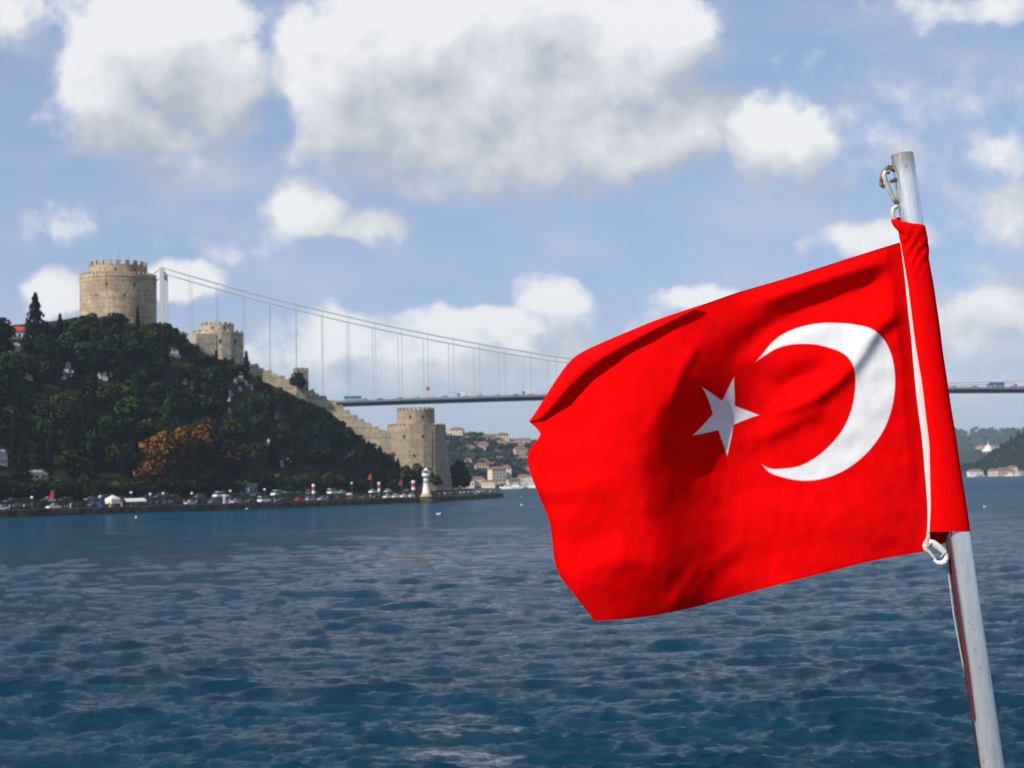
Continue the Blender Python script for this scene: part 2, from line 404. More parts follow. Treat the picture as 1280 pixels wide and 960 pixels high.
def build_hill():
    ys = np.arange(215, 1090, 5.); qs = np.concatenate([[24, 27], np.arange(30, 140, 4.), np.arange(145, 420, 14.)])
    V = [[(shx(Y) - q, Y, ground(shx(Y) - q, Y) + (noise.noise(Vector((q * .12, Y * .12, 0))) * .8 if q > 34 else 0)) for q in qs] for Y in ys]
    tag(link('hillside', grid_mesh('hillside', V, len(ys), len(qs), M_HILL)), kind='structure', label='steep wooded hillside below the castle')
build_hill()

# ------------------------------------------------------------------ castle
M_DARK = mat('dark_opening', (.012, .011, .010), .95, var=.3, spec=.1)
def merlons(mb, r, z, n, w, h, th, c=(0, 0)):
    for k in range(n):
        a = 2 * math.pi * k / n; mb.box((c[0] + math.cos(a) * (r - th / 2), c[1] + math.sin(a) * (r - th / 2), z + h / 2 - .1), (th, w, h + .2), a, taper=.93)
def tower_body(name, prof, n, mats, par, parapet):
    mb = MB(); mb.lathe(prof, n, smooth=False)
    r, z, k, w, h = parapet
    merlons(mb, r, z, k, w, h, .9); o = link(name, mb.mesh(name, mats), par); return o
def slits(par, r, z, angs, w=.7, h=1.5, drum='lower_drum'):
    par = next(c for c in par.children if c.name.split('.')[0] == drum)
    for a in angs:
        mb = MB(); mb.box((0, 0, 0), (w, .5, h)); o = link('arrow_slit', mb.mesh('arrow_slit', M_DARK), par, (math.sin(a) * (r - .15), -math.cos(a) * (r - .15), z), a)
def great_tower():
    Y = 660; top = P(148, 329, Y).z; zb = 66; c = P(148, 400, Y); k = PXM(Y)
    t = thing('castle_tower', 'great round stone tower with two stepped drums crowning the wooded hill', 'castle tower', (c.x, c.y, zb), math.atan2(-c.x, c.y))
    z1 = P(148, 347, Y).z - zb; z2 = P(148, 334.5, Y).z - zb; r1, r2 = 47 * k, 35.5 * k
    tower_body('lower_drum', [(r1 * 1.02, -8), (r1, 0), (r1, z1 - 1.4), (r1 * 1.012, z1 - 1.3), (r1 * 1.012, z1 - .7), (r1, z1 - .6), (r1, z1)], 96, M_TOWER, t, (r1, z1, 46, 1.25, .8))
    tower_body('upper_drum', [(r2, z1 - .5), (r2, z2)], 80, M_TOWER, t, (r2, z2, 20, 2.0, top - zb - z2))
    slits(t, r1, z1 - 4.5, (-.3, .42), .6, 1.2); slits(t, r2, z1 + 2., (-.1, .62), .55, 1.1, 'upper_drum'); slits(t, r1, z1 - 9, (-.6, .15), .5, 1.1)
    mb = MB(); mb.tube([(0, 0, z2), (0, 0, z2 + 9)], .09, 6); link('mast', mb.mesh('mast', mat('mast_grey', (.3, .3, .3))), t)
great_tower()
def middle_tower():
    Y = 668; c = P(272, 440, Y); zb = 48; k = PXM(Y)
    t = thing('castle_tower', 'smaller two-stage stone tower halfway down the castle slope', 'castle tower', (c.x, c.y, zb), math.atan2(-c.x, c.y))
    z1 = P(272, 417, Y).z - zb; z2 = P(272, 408, Y).z - zb; top = P(272, 404, Y).z - zb; r1, r2 = 32 * k, 20.5 * k
    tower_body('lower_drum', [(r1 * 1.04, -8), (r1, 2), (r1, z1)], 18, M_WALL, t, (r1 * .985, z1, 18, 1.6, .9))
    tower_body('upper_drum', [(r2, z1 - .5), (r2, z2)], 28, M_WALL, t, (r2, z2, 18, 1.45, top - z2))
    mb = MB(); mb.box((-r1 * .55, -r1 * .72, z1 * .5 - 4), (r1 * .8, r1 * .9, z1 + 5.5), .3, taper=.97); link('buttress', mb.mesh('buttress', M_WALL), t)
    slits(t, r1, z1 - 4, (.1, .75), .8, 1.6); slits(t, r2, z1 + 1.8, (-.3, .4), .6, 1.2, 'upper_drum')
middle_tower()
def wall_run(label, top, Y0, Y1, h=9, th=3.):
    t = thing('castle_wall', label, 'castle wall', (0, 0, 0))
    pts = []
    for i, (px, py) in enumerate(top):
        Y = Y0 + (Y1 - Y0) * i / (len(top) - 1); pts.append(P(px, py, Y))
    o = pts[0].copy(); t.location = (o.x, o.y, o.z - h)
    mb = MB(); off = Vector(t.location)
    for a, b in zip(pts, pts[1:]):
        L = (b - a).length; d = (b - a); ang = math.atan2(d.y, d.x); n = max(1, int(math.hypot(d.x, d.y) / 1.5))
        for j in range(n):                                       # stepped lengths with a merlon each
            p = a + d * ((j + .5) / n); q = p - off; w = math.hypot(d.x, d.y) / n
            zt = q.z + random.uniform(-.12, .12)
            mb.box((q.x, q.y, zt - h / 2 - 3), (w * 1.002, th + (j % 2) * .03, h + 6), ang)
            if j % 2: mb.box((q.x - w * .12, q.y, zt + .45), (w * .9, .8, 1.3), ang, taper=.92)
    link('rampart', mb.mesh('rampart', M_WALL), t); return t
wall_run('short length of ruined castle wall between the great tower and the middle tower', [(193, 404), (214, 408), (232, 424), (243, 434)], 663, 667)
wall_run('stepped crenellated castle wall from the middle tower to the square turret', [(300, 446), (312, 454), (330, 462), (346, 469), (368, 478)], 669, 675)
wall_run('long crenellated castle wall from the square turret to the shoreside tower', [(384, 487), (398, 493), (420, 505), (438, 517), (456, 528), (474, 537), (490, 545), (500, 548)], 676, 686, 12)
def turret():
    Y = 674; c = P(376, 470, Y); k = PXM(Y); zb = P(376, 500, Y).z - 3; top = P(376, 462, Y).z - zb
    t = thing('castle_tower', 'small square ruined turret astride the castle wall', 'castle tower', (c.x, c.y, zb), .45)
    mb = MB(); w = 15.5 * k; mb.box((0, 0, top / 2 - 1), (w, w, top + 2 - 1.2), taper=.97)
    for i in (-1, 0, 1):
        for j in (-1, 0, 1):
            if i or j: mb.box((i * w * .4, j * w * .4, top - .3), (w * .2, w * .2, 1.6 + .5 * ((i + j) % 2)), taper=.9)
    link('tower_shaft', mb.mesh('tower_shaft', M_GREYST), t)
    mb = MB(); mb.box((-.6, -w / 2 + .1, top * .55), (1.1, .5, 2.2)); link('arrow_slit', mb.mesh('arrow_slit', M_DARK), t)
turret()
def shore_tower():
    Y = 690; k = PXM(Y); c = P(521, 560, Y); zb = 3.
    t = thing('castle_tower', 'massive shoreside stone tower behind the white lighthouse', 'castle tower', (c.x, c.y, zb), math.atan2(-c.x, c.y))
    z1 = P(521, 532, Y).z - zb; z2 = P(521, 513.5, Y).z - zb; top = P(521, 510, Y).z - zb; r1, r2 = 36.5 * k, 23.5 * k
    tower_body('lower_drum', [(r1 * 1.06, -3), (r1 * 1.02, 6), (r1, 12), (r1, z1)], 14, M_SHORE, t, (r1 * .985, z1, 34, .8, .6))
    o = tower_body('upper_drum', [(r2, z1 - .5), (r2, z2)], 40, M_SHORE, t, (r2, z2, 24, 1.15, top - z2)); o.location = (-.8 * k, 0, 0)
    mb = MB(); mb.rings([[(17 * k - 0, -r1 * .90 - 0, -3), (r1 * 1.22, -r1 * .35, -3), (r1 * 1.08, 3, -3), (8, 0, -3)], [(19 * k, -r1 * .84, z1 - 2), (r1 * .99, -r1 * .22, z1 - 2), (r1 * .98, 3, z1 - 2), (8, 0, z1 - 2)]], smooth=False)
    link('buttress', mb.mesh('buttress', M_GREYST), t)
    slits(t, r1, z1 - 5, (-.45, .2), .55, 1.2); slits(t, r2, z1 + 3.4, (-.3, .35), .6, 1.3, 'upper_drum'); slits(t, r1, z1 - 13, (-.1,), .5, 1.2)
shore_tower()

# ------------------------------------------------------------------ trees
def leaf_mat(name, a, b, rnd=1.1): return mat(name, a, .75, scale=.35, col2=b, rnd=rnd, spec=.12, trans=.08, coord='Object')
LM = {'dark': leaf_mat('leaf_dark', (.084, .112, .022), (.016, .027, .008)), 'olive': leaf_mat('leaf_olive', (.120, .105, .022), (.040, .042, .012)),
      'light': leaf_mat('leaf_light', (.080, .115, .022), (.028, .046, .012)), 'cypress': leaf_mat('leaf_cypress', (.020, .032, .014), (.006, .012, .008), .6),
      'autumn': leaf_mat('leaf_autumn', (.25, .115, .012), (.13, .055, .008), .15), 'rust': leaf_mat('leaf_rust', (.26, .095, .012), (.13, .045, .010), .2)}
M_BARK = mat('bark', (.075, .058, .042), .95, scale=2., var=.5, spec=.1)
def leaves(cent, size, seed):
    g = np.random.default_rng(seed); n = len(cent)
    u = g.normal(size=(n, 3)); u /= np.linalg.norm(u, axis=1)[:, None]
    w = g.normal(size=(n, 3)); w -= (w * u).sum(1)[:, None] * u; w /= np.linalg.norm(w, axis=1)[:, None]
    s = size * g.uniform(.6, 1.3, n)[:, None]; t = s * g.uniform(.55, .9, n)[:, None]
    q = np.stack([cent - u * s, cent - w * t, cent + u * s * 1.05, cent + w * t], 1)
    return q.reshape(-1, 3)
def crown_pts(kind, seed, n):
    g = np.random.default_rng(seed)
    if kind == 'cypress':
        z = g.uniform(.03, 1, n) ** .9; r = .125 * np.clip(1 - z, 0, 1) ** .55 * np.clip(z * 9, .3, 1) * (1 + .22 * np.sin(z * 31 + g.uniform(0, 6)) ) * g.uniform(.55, 1.05, n); a = g.uniform(0, 6.283, n)
        return np.stack([r * np.cos(a), r * np.sin(a), z], 1), .026, np.stack([np.cos(a), np.sin(a), .35 + 0 * a], 1)
    if kind == 'cone':
        z = g.uniform(.05, 1, n) ** 1.1; a = g.uniform(0, 6.283, n); lob = 1 + .25 * np.sin(z * 40 + 3 * np.cos(a * 2)) + .15 * np.sin(a * 5 + z * 9)
        r = .27 * np.clip(1.02 - z, 0, 1) ** .8 * lob * g.uniform(.5, 1.05, n); return np.stack([r * np.cos(a), r * np.sin(a), z], 1), .028, np.stack([np.cos(a), np.sin(a), .4 + .5 * np.sin(z * 40 + 1)], 1)
    nc = {'round': 20, 'tall': 24, 'bush': 14}[kind]; rx, rz, zc = {'round': (.40, .34, .62), 'tall': (.29, .42, .57), 'bush': (.52, .42, .50)}[kind]
    d = g.normal(size=(nc, 3)); d /= np.linalg.norm(d, axis=1)[:, None]; cr = d * g.uniform(.35, .82, nc)[:, None] * (rx, rx, rz) + (0, 0, zc)
    rad = g.uniform(.13, .23, nc); k = g.integers(0, nc, n); e = g.normal(size=(n, 3)); e /= np.linalg.norm(e, axis=1)[:, None]
    p = cr[k] + e * (rad[k] * g.uniform(.55, 1.05, n) ** .5)[:, None] * (1, 1, .8)
    nn = e + .6 * (cr[k] - (0, 0, zc - .1)) / rx; m_ = p[:, 2] > .03
    return p[m_], .040, nn[m_]
def tree_proto(kind, leafm, seed, n):
    p, ls, nn = crown_pts(kind, seed, n); q = leaves(p, ls, seed + 1); k = len(q) // 4
    me = bpy.data.meshes.new('crown'); me.vertices.add(len(q)); me.vertices.foreach_set('co', q.astype(np.float32).ravel())
    me.loops.add(len(q)); me.loops.foreach_set('vertex_index', np.arange(len(q), dtype=np.int32)); me.polygons.add(k)
    me.polygons.foreach_set('loop_start', np.arange(0, len(q), 4, dtype=np.int32)); me.polygons.foreach_set('loop_total', np.full(k, 4, np.int32)); me.materials.append(leafm); me.update(); me.validate()
    nn = nn + np.random.default_rng(seed).normal(0, .38, nn.shape); nn /= np.linalg.norm(nn, axis=1)[:, None]
    me.polygons.foreach_set('use_smooth', np.ones(k, bool)); me.normals_split_custom_set(np.repeat(nn, 4, 0).tolist())
    mb = MB(); g = random.Random(seed); tall = {'cypress': .9, 'cone': .9}.get(kind, .62)
    mb.tube([(0, 0, -.08), (.006, .004, tall * .4), (-.004, .008, tall)], [.022, .016, .005], 7)
    if kind not in ('cypress', 'cone'):
        for i in range(6):
            a = i * 1.05 + g.random(); z0 = .26 + .05 * i; L = .27 * g.uniform(.8, 1.15); mb.tube([(0, 0, z0), (math.cos(a) * L * .5, math.sin(a) * L * .5, z0 + .12), (math.cos(a) * L, math.sin(a) * L, z0 + .17)], [.010, .007, .003], 5)
    return me, mb.mesh('trunk', M_BARK)
KINDS = {'dark': [('round', 'dark', s, 2300) for s in (1, 2, 3)] + [('tall', 'dark', s, 2300) for s in (4, 5)], 'olive': [('round', 'olive', 11, 2300), ('tall', 'olive', 12, 2300)],
         'light': [('bush', 'light', 21, 1300), ('bush', 'light', 22, 1300)], 'cypress': [('cypress', 'cypress', 31, 1300), ('cypress', 'cypress', 32, 1300)],
         'cone': [('cone', 'cypress', 41, 2200), ('cone', 'cypress', 42, 2200)], 'autumn': [('round', 'autumn', 51, 2600), ('tall', 'autumn', 52, 2600)], 'rust': [('round', 'rust', 53, 2600), ('tall', 'rust', 54, 2600)]}
PROTO = {k: [tree_proto(a, LM[b], s, n) for a, b, s, n in v] for k, v in KINDS.items()}
WORDS = {'dark': ('dark_tree', 'broad dark tree'), 'olive': ('olive_tree', 'olive-brown tree'), 'light': ('bushy_tree', 'light green bushy tree'), 'cypress': ('cypress_tree', 'slim dark cypress'),
         'cone': ('conifer_tree', 'dark conical conifer'), 'autumn': ('autumn_tree', 'golden orange autumn tree'), 'rust': ('autumn_tree', 'rusty brown autumn tree')}
def hill_hit(px, py):
    d = ray(px, py); best = None
    for Y in np.arange(430, 700, 1.5):
        p = Vector((0, 0, CAMZ)) + d * (Y / d.y)
        if p.x < shx(Y) - 14 and ground(p.x, p.y) >= p.z: return p
    return None
TREES = []
def tree(kind, x, y, z, h, w=None, group='trees on the castle hill', place=None):
    crown, trunk = random.choice(PROTO[kind]); w = w or h * random.uniform(.9, 1.15)
    t = thing(WORDS[kind][0], 'tree', 'tree', (x, y, z), random.uniform(0, 6.28), group); t.scale = (w, w, h)
    link('crown', crown, t); link('trunk', trunk, t)
    TREES.append((t, kind, place)); return t
SKY = [(-60, 400), (0, 397), (18, 402), (30, 414), (52, 400), (75, 396), (100, 398), (130, 393), (150, 391), (165, 401), (195, 406), (215, 411), (232, 426), (243, 437), (262, 441), (286, 447), (300, 452), (315, 464), (330, 474), (361, 487), (372, 492), (399, 506), (429, 522), (444, 536), (470, 552), (489, 563), (519, 574), (537, 584), (556, 596), (600, 600)]
def skylim(px): return float(np.interp(px, [a for a, _ in SKY], [b for _, b in SKY]))
GAPS = [(83, 463, 12, 10), (128, 473, 12, 7), (235, 480, 10, 6), (300, 480, 12, 9), (312, 487, 8, 6), (287, 496, 5, 8), (45, 590, 12, 7), (5, 575, 6, 8), (217, 445, 10, 7), (26, 412, 8, 8), (20, 432, 5, 6), (287, 515, 4, 7), (345, 523, 3, 4), (335, 556, 3, 4), (352, 583, 3, 4), (38, 475, 6, 5)]
def plant():
    # named individuals first
    for kind, px, py, Y, h, w in (('cone', 44, 432, 590, 19.5, 17.), ('cypress', 75, 425, 600, 10., 13), ('dark', -6, 440, 560, 13, 15), ('dark', 96, 425, 612, 9.5, 12), ('cone', 76, 425, 601, 8., 9), ('cypress', 172, 412, 640, 9.5, 9), ('cypress', 308, 472, 655, 11, 12), ('cypress', 291, 474, 650, 9, 11), ('cypress', 270, 462, 655, 8, 9), ('dark', 372, 494, 668, 10, 7.5), ('cypress', 118, 432, 610, 11, 12), ('cone', 60, 470, 560, 14, 14), ('cypress', 205, 470, 610, 14, 12),
                                  ('dark', 110, 415, 630, 7.5, 10), ('dark', 146, 412, 636, 7., 11), ('olive', 190, 425, 640, 7., 9)):
        p = P(px, py, Y); tree(kind, p.x, p.y, p.z, h, w)
    for kd, px, q, h, w in (('autumn', 203, 36, 19.5, 20), ('autumn', 228, 39, 19, 17), ('rust', 258, 42, 17.5, 20), ('rust', 280, 38, 14, 15), ('autumn', 187, 33, 12, 12), ('rust', 243, 33, 11, 14)):
        x, y = on_shore(px, q); tree(kd, x, y, ground(x, y) - .5, h, w)
    for px, y, h in ((566, 702, 9), (573, 712, 11), (581, 722, 9)):      # behind the shoreside tower
        p = P(px, 600, y); tree('dark', p.x, p.y, 2.5, h * 1.35, h * 1.15)
    for px, y, py, h in ((531, 668, 607, 10.5), (520, 660, 608, 12), (508, 655, 608, 11), (546, 662, 612, 7)):
        p = P(px, py, y); tree('dark', p.x, p.y, 3.6, h, h * .9)
    pts = []
    def ok(x, y, d): return all((x - a) ** 2 + (y - b) ** 2 > d * d for a, b in pts)
    tries = 0; g = random.Random(5)
    # the row of lighter bushy trees behind the road
    for px in np.arange(-8, 505, 11.):
        x, y = on_shore(px + g.uniform(-3, 3), g.uniform(27, 33)); h = g.uniform(5.0, 8.2)
        tree(g.choice(['light', 'light', 'light', 'olive', 'dark']), x, y, ground(x, y) - .3, h, h * g.uniform(1.05, 1.4)); pts.append((x, y))
    n = 0
    while tries < 30000 and n < 188:
        tries += 1
        y = g.uniform(440, 690); q = g.uniform(34, 175); x = shx(y) - q; z = ground(x, y)
        px, py = proj(x, y, z)
        if not -30 < px < 560: continue
        if not ok(x, y, 6.9 if tries < 14000 else 5.6): continue
        kind = g.choices(['dark', 'olive', 'cypress', 'cone', 'light'], [52, 13, 24, 9, 4])[0]
        h = {'dark': g.uniform(9, 14.5), 'olive': g.uniform(8, 12), 'cypress': g.uniform(12, 18), 'cone': g.uniform(10, 15), 'light': g.uniform(5, 8)}[kind]
        w = h * {'dark': g.uniform(.95, 1.3), 'olive': 1.15, 'cypress': g.uniform(.9, 1.2), 'cone': g.uniform(.8, 1.), 'light': 1.1}[kind]
        hw = w * {'cypress': .1, 'cone': .18}.get(kind, .38) / PXM(y)
        lim = max(skylim(px - hw), skylim(px), skylim(px + hw)) + g.uniform(-3, 4)
        top = (py - lim) * PXM(y)
        if top < 4.5: continue
        if h * .98 > top: w *= max(.75, top / h); h = top
        # leave the stones and roofs that show through uncovered
        sx0, sx1, sy0 = px - hw, px + hw, py - h / PXM(y)
        if any(sx1 > gx - gw * .35 and sx0 < gx + gw * .35 and sy0 < gy + gh * .2 and py > gy for gx, gy, gw, gh in GAPS if True): continue
        if 172 < px < 292 and q < 50: continue
        pts.append((x, y)); tree(kind, x, y, z - .6, h, w); n += 1
    for px in np.arange(204, 548, 9.):                                 # scrub against the foot of the castle wall
        lim = skylim(px) + g.uniform(1, 5); p = hill_hit(px, lim + g.uniform(9, 14))
        if p is None: continue
        h = max(2.2, (proj(p.x, p.y, p.z)[1] - lim) * PXM(p.y)) + .4; tree(g.choice(['dark', 'olive', 'light', 'dark', 'cypress']), p.x, p.y, p.z - .4, h, h * g.uniform(1.1, 1.5))
    for px in np.arange(193, 246, 6.5):                                # trees standing along the ridge below the ruined wall
        p = hill_hit(px, skylim(px) + 9)
        if p is not None: h = g.uniform(4.2, 6.); tree('dark', p.x, p.y, p.z - .6, h, h * 1.25)
    items = []
    for t, kind, place in TREES:
        x, y, z = t.location; px, _ = proj(x, y, z); py = proj(x, y, z + t.scale.z)[1]; q = shx(y) - x; s = skylim(px)
        lm = 'left of the great tower' if px < 100 else 'below the great tower' if px < 205 else 'below the middle tower' if px < 305 else 'below the castle wall' if px < 430 else 'by the shoreside tower'
        band = 'behind the parked cars' if q < 34 else 'on the skyline' if py < s + 22 else 'on the upper slope' if py < s + 75 else 'on the middle slope' if py < s + 125 else 'on the lower slope'
        if kind in ('autumn', 'rust'): band, lm = 'low on the castle hill', 'above the road'
        items.append((t, px, kind, band + ' ' + lm))
    label_all(items, lambda k, pl, o: ('%s %s from left, %s' % (o, WORDS[k][1], pl)) if o else '%s %s' % (WORDS[k][1], pl))
plant()

# ------------------------------------------------------------------ tombs, walls and roofs that show through the wood
M_MARBLE = mat('weathered_marble', (.46, .45, .43), .8, scale=1.5, var=.35)
M_PLASTER = mat('white_plaster', (.70, .68, .64), .85, scale=1., var=.15)
M_ROOF = mat('clay_tiles', (.25, .125, .085), .85, scale=1.5, var=.35)
M_REDROOF = mat('red_sheet_roof', (.55, .05, .035), .7, scale=1., var=.2)
M_GLASS = mat('window_glass', (.03, .04, .05), .12, var=.1, spec=.6)
def tomb_proto():
    mb = MB(); mb.box((0, -.5, .3), (1.5, 1.6, .7)); mb.box((0, -.5, .7), (1.4, 1.5, .12))
    t = thing('tomb', 'tomb', 'tomb'); link('tomb_base', mb.mesh('tomb_base', M_MARBLE), t)
    mb = MB(); mb.rings([[(x * w, y * d + .42, z) for x, y in ((-1, -1), (1, -1), (1, 1), (-1, 1))] for z, w, d in ((0, .62, .2), (.5, .6, .18), (1.6, .55, .16), (1.95, .42, .15), (2.15, .15, .12))], smooth=False)
    link('headstone', mb.mesh('headstone', M_MARBLE), t); return t
def stones():
    pr = tomb_proto(); first = True; items = []
    for px, py, s in ((75, 459, 1.5), (84, 466, 2.1), (90, 471, 1.5), (80, 473, 1.2), (92, 464, 1.), (124, 473, 1.4), (131, 475, 1.6), (138, 472, 1.1), (231, 480, 1.4), (238, 478, 1.3), (226, 484, .9), (294, 479, 1.5), (301, 476, 1.8), (308, 482, 1.4), (314, 487, 1.2), (288, 494, 1.3), (286, 501, 1.2), (287, 516, 1.3), (345, 523, 1.1), (335, 556, 1.2), (352, 583, 1.2), (361, 577, 1.), (38, 475, 1.4), (33, 473, 1.1), (214, 444, 1.6), (221, 447, 1.8), (207, 443, 1.1), (300, 488, 1.2)):
        p = hill_hit(px, py)
        if p is None: continue
        o = pr if first else dup(pr, p); first = False
        o.location = (p.x, p.y, p.z - .3); o.rotation_euler.z = random.uniform(-.5, .5); o.scale = (s * .8, s * .8, s * random.uniform(.7, 1.05)); o['group'] = 'pale stones on the wooded hill'
        items.append((o, px, 'pale stone tomb', 'left of the great tower' if px < 100 else 'below the great tower' if px < 205 else 'below the middle tower' if px < 320 else 'below the castle wall'))
    label_all(items, lambda k, pl, o: '%s %s from left among the dark trees %s' % (o or 'lone', k, pl))
stones()
def hill_house(px, py, w, h, label, roofm, rz=.35, flat=False):
    p = hill_hit(px, py) or P(px, py, 560)
    t = thing('hillside_house', label, 'house', (p.x, p.y - 1, p.z - 1.2), rz)
    mb = MB(); mb.box((0, 0, h * .3), (w, w * .7, h)); link('wall', mb.mesh('wall', M_PLASTER), t)
    mb = MB(); y = w * .42; x = w * .56
    mb.add([(-x, -y, h * .8), (x, -y, h * .8), (x, y, h * .8), (-x, y, h * .8), (-x * .45, 0, h * 1.25), (x * .45, 0, h * 1.25)], [(0, 1, 5, 4), (1, 2, 5), (2, 3, 4, 5), (3, 0, 4), (3, 2, 1, 0)])
    link('roof', mb.mesh('roof', roofm), t)
    for i in (-1, 0, 1):
        mb = MB(); mb.box((0, 0, 0), (w * .14, .12, h * .28)); f = link('window', mb.mesh('window', M_GLASS), t, (i * w * .3, -w * .35 - .03, h * .45))
hill_house(25, 423, 5.5, 4.5, 'small house with a bright red roof beside the tall conifer', M_REDROOF)
hill_house(19, 437, 4, 3, 'tiny white hut below the red-roofed house at the left edge', mat('grey_roof', (.3, .3, .32)))
hill_house(45, 596, 7, 2.6, 'low white pavilion in the trees above the parked cars', mat('white_roof', (.62, .6, .56)), .5)
hill_house(4, 580, 2.8, 4.5, 'narrow pale house at the left edge above the road', mat('grey_roof', (.3, .3, .32)), .4)
def kiosk_house(px, q, w, h, label):
    x, y = on_shore(px, q); t = thing('roadside_building', label, 'building', (x, y, 3.8), shdir(y))
    mb = MB(); mb.box((0, 0, h / 2), (w, 4, h)); link('wall', mb.mesh('wall', mat('grey_render', (.25, .26, .28), .9)), t)
    mb = MB(); mb.box((0, 0, h + .15), (w + .5, 4.6, .3)); link('roof', mb.mesh('roof', mat('grey_roof', (.3, .3, .32))), t)
    for i in (-1, 1):
        mb = MB(); mb.box((0, 0, 0), (w * .28, .1, h * .4)); link('window', mb.mesh('window', M_GLASS), t, (i * w * .25, -2.04, h * .55))
        link('window', mb.mesh('window', M_GLASS), t, (i * w * .25, 2.04, h * .55))
kiosk_house(311, 25, 4.2, 4.2, 'grey flat-roofed roadside building behind the white car')

# ------------------------------------------------------------------ lighthouse and quay furniture
M_WHITE = mat('white_paint', (.80, .79, .76), .55, scale=2., var=.08)
M_STEEL = mat('painted_steel', (.20, .21, .22), .5, scale=3., var=.2)
M_CREAM = mat('stained_base', (.55, .38, .20), .8, scale=2., var=.3)
def lighthouse():
    x, y = on_shore(533, -1.0); k = PXM(y); H = 40 * k
    t = thing('lighthouse', 'white banded lighthouse standing at the edge of the quay', 'lighthouse', (x, y, 0))
    mb = MB(); mb.lathe([(12.5 * k, -3), (12 * k, 1.9), (11.2 * k, 2.15), (4, 2.15)], 28); link('plinth', mb.mesh('plinth', M_QUAY), t)
    mb = MB(); mb.lathe([(7.6 * k, 2.1), (7.2 * k, 2.9), (6.3 * k, 3.0), (6.2 * k, 3.4)], 24); link('base', mb.mesh('base', M_CREAM), t)
    z = lambda py: P(533, py, y).z
    mb = MB(); mb.lathe([(5.9 * k, z(620)), (4.6 * k, z(613)), (3.6 * k, z(607)), (3.2 * k, z(601)), (3.7 * k, z(600.8)), (3.7 * k, z(599)), (3. * k, z(598.8)), (3. * k, z(596.4))], 24); link('shaft', mb.mesh('shaft', M_WHITE), t)
    for pa, pb in ((603.6, 602.6), (598.4, 597.6)):
        mb = MB(); mb.lathe([(3.75 * k, z(pa)), (3.75 * k, z(pb))], 24); link('dark_band', mb.mesh('dark_band', mat('band_grey', (.25, .27, .25))), t)
    mb = MB(); mb.lathe([(3. * k, z(596.4)), (5.3 * k, z(595.5)), (5.4 * k, z(591.4)), (4.6 * k, z(591.0)), (2., z(590.8))], 24); gal = link('gallery', mb.mesh('gallery', M_WHITE), t)
    mb = MB(); mb.lathe([(2.4 * k, z(590.9)), (2.4 * k, z(587.6))], 16); link('lantern_glass', mb.mesh('lantern_glass', M_GLASS), t)
    mb = MB(); mb.lathe([(3. * k, z(587.6)), (2.2 * k, z(586)), (.3 * k, z(585.2)), (.15 * k, z(583))], 16); link('cap', mb.mesh('cap', M_WHITE), t)
    for i in range(6):
        a = i * math.pi / 3; mb = MB(); mb.tube([(math.cos(a) * 4.8 * k, math.sin(a) * 4.8 * k, z(591)), (math.cos(a) * 4.8 * k, math.sin(a) * 4.8 * k, z(588.4))], .08, 5); link('rail_post', mb.mesh('rail_post', M_WHITE), gal)
    mb = MB(); r = 4.8 * k; mb.tube([(math.cos(a) * r, math.sin(a) * r, z(588.4)) for a in np.linspace(0, 6.283, 25)], .07, 5); link('handrail', mb.mesh('handrail', M_WHITE), gal)
lighthouse()

def car_proto(name, kind):
    """side profile lofted across the width; glasshouse, wheels and lamps are parts"""
    t = thing(name, 'car', 'car')
    L, W = (4.3, 1.75) if kind == 'hatch' else (4.9, 1.95)
    low = [(-.5, .32), (-.5, .62), (-.46, .80), (-.20, .90), (.34, .92), (.47, .84), (.5, .62), (.5, .32)] if kind == 'hatch' else [(-.5, .36), (-.5, .8), (-.44, 1.05), (-.32, 1.12), (.44, 1.14), (.5, 1.05), (.5, .7), (.5, .36)]
    def loft(prof, ys, ins, mb):
        mb.rings([[(x * L * (1 - i * .03), y, z - i * .02) for x, z in prof] for y, i in zip(ys, ins)], smooth=False)
    mb = MB(); loft(low, (-W / 2, -W / 2 + .12, W / 2 - .12, W / 2), (1.5, 0, 0, 1.5), mb)
    cab = [(-.23, .9), (-.10, 1.40), (.26, 1.42), (.38, .91)] if kind == 'hatch' else [(-.36, 1.1), (-.26, 1.95), (.46, 2.), (.48, 1.12)]
    rf = [(-.11, cab[1][1] - .03), (-.09, cab[1][1] + .05), (.26, cab[2][1] + .05), (.28, cab[2][1] - .03)] if kind == 'hatch' else [(-.27, 1.9), (-.25, 2.0), (.46, 2.05), (.47, 1.9)]
    loft(rf, (-W * .40, W * .40), (0, 0), mb); link('body', mb.mesh('body', mat('car_white', (.78, .78, .76), .3, var=.05)), t)
    mb = MB(); mb.rings([[(x * L, y * (1 if z < 1.2 else .9), z) for x, z in cab] for y in (-W * .455, W * .455)], smooth=False); link('glasshouse', mb.mesh('glasshouse', M_GLASS), t)
    wm = MB(); wm.rings([[(r * math.cos(a), yy, r * math.sin(a)) for a in np.linspace(0, 2 * math.pi, 15)[:-1]] for r, yy in ((.26, -.11), (.32, -.09), (.32, .09), (.26, .11))], smooth=False)
    wme = wm.mesh('wheel', mat('tyre', (.02, .02, .02), .9))
    for sx in (-.31, .31):
        for sy in (-1, 1): link('wheel', wme, t, (sx * L, sy * (W / 2 - .1), .32))
    lm = MB(); lm.box((0, 0, 0), (.1, .34, .14)); lme = lm.mesh('headlight', mat('lamp_lens', (.7, .7, .66), .2, var=.05))
    for sy in (-1, 1): link('headlight', lme, t, (-.495 * L, sy * .58, .68 if kind == 'hatch' else .9))
    return t
CARC = {'white': (.80, .80, .78), 'dark blue': (.014, .02, .05), 'black': (.010, .010, .012), 'grey': (.10, .105, .115), 'silver': (.42, .43, .45), 'red': (.38, .02, .02), 'light blue': (.22, .36, .50), 'dark red': (.09, .01, .015)}
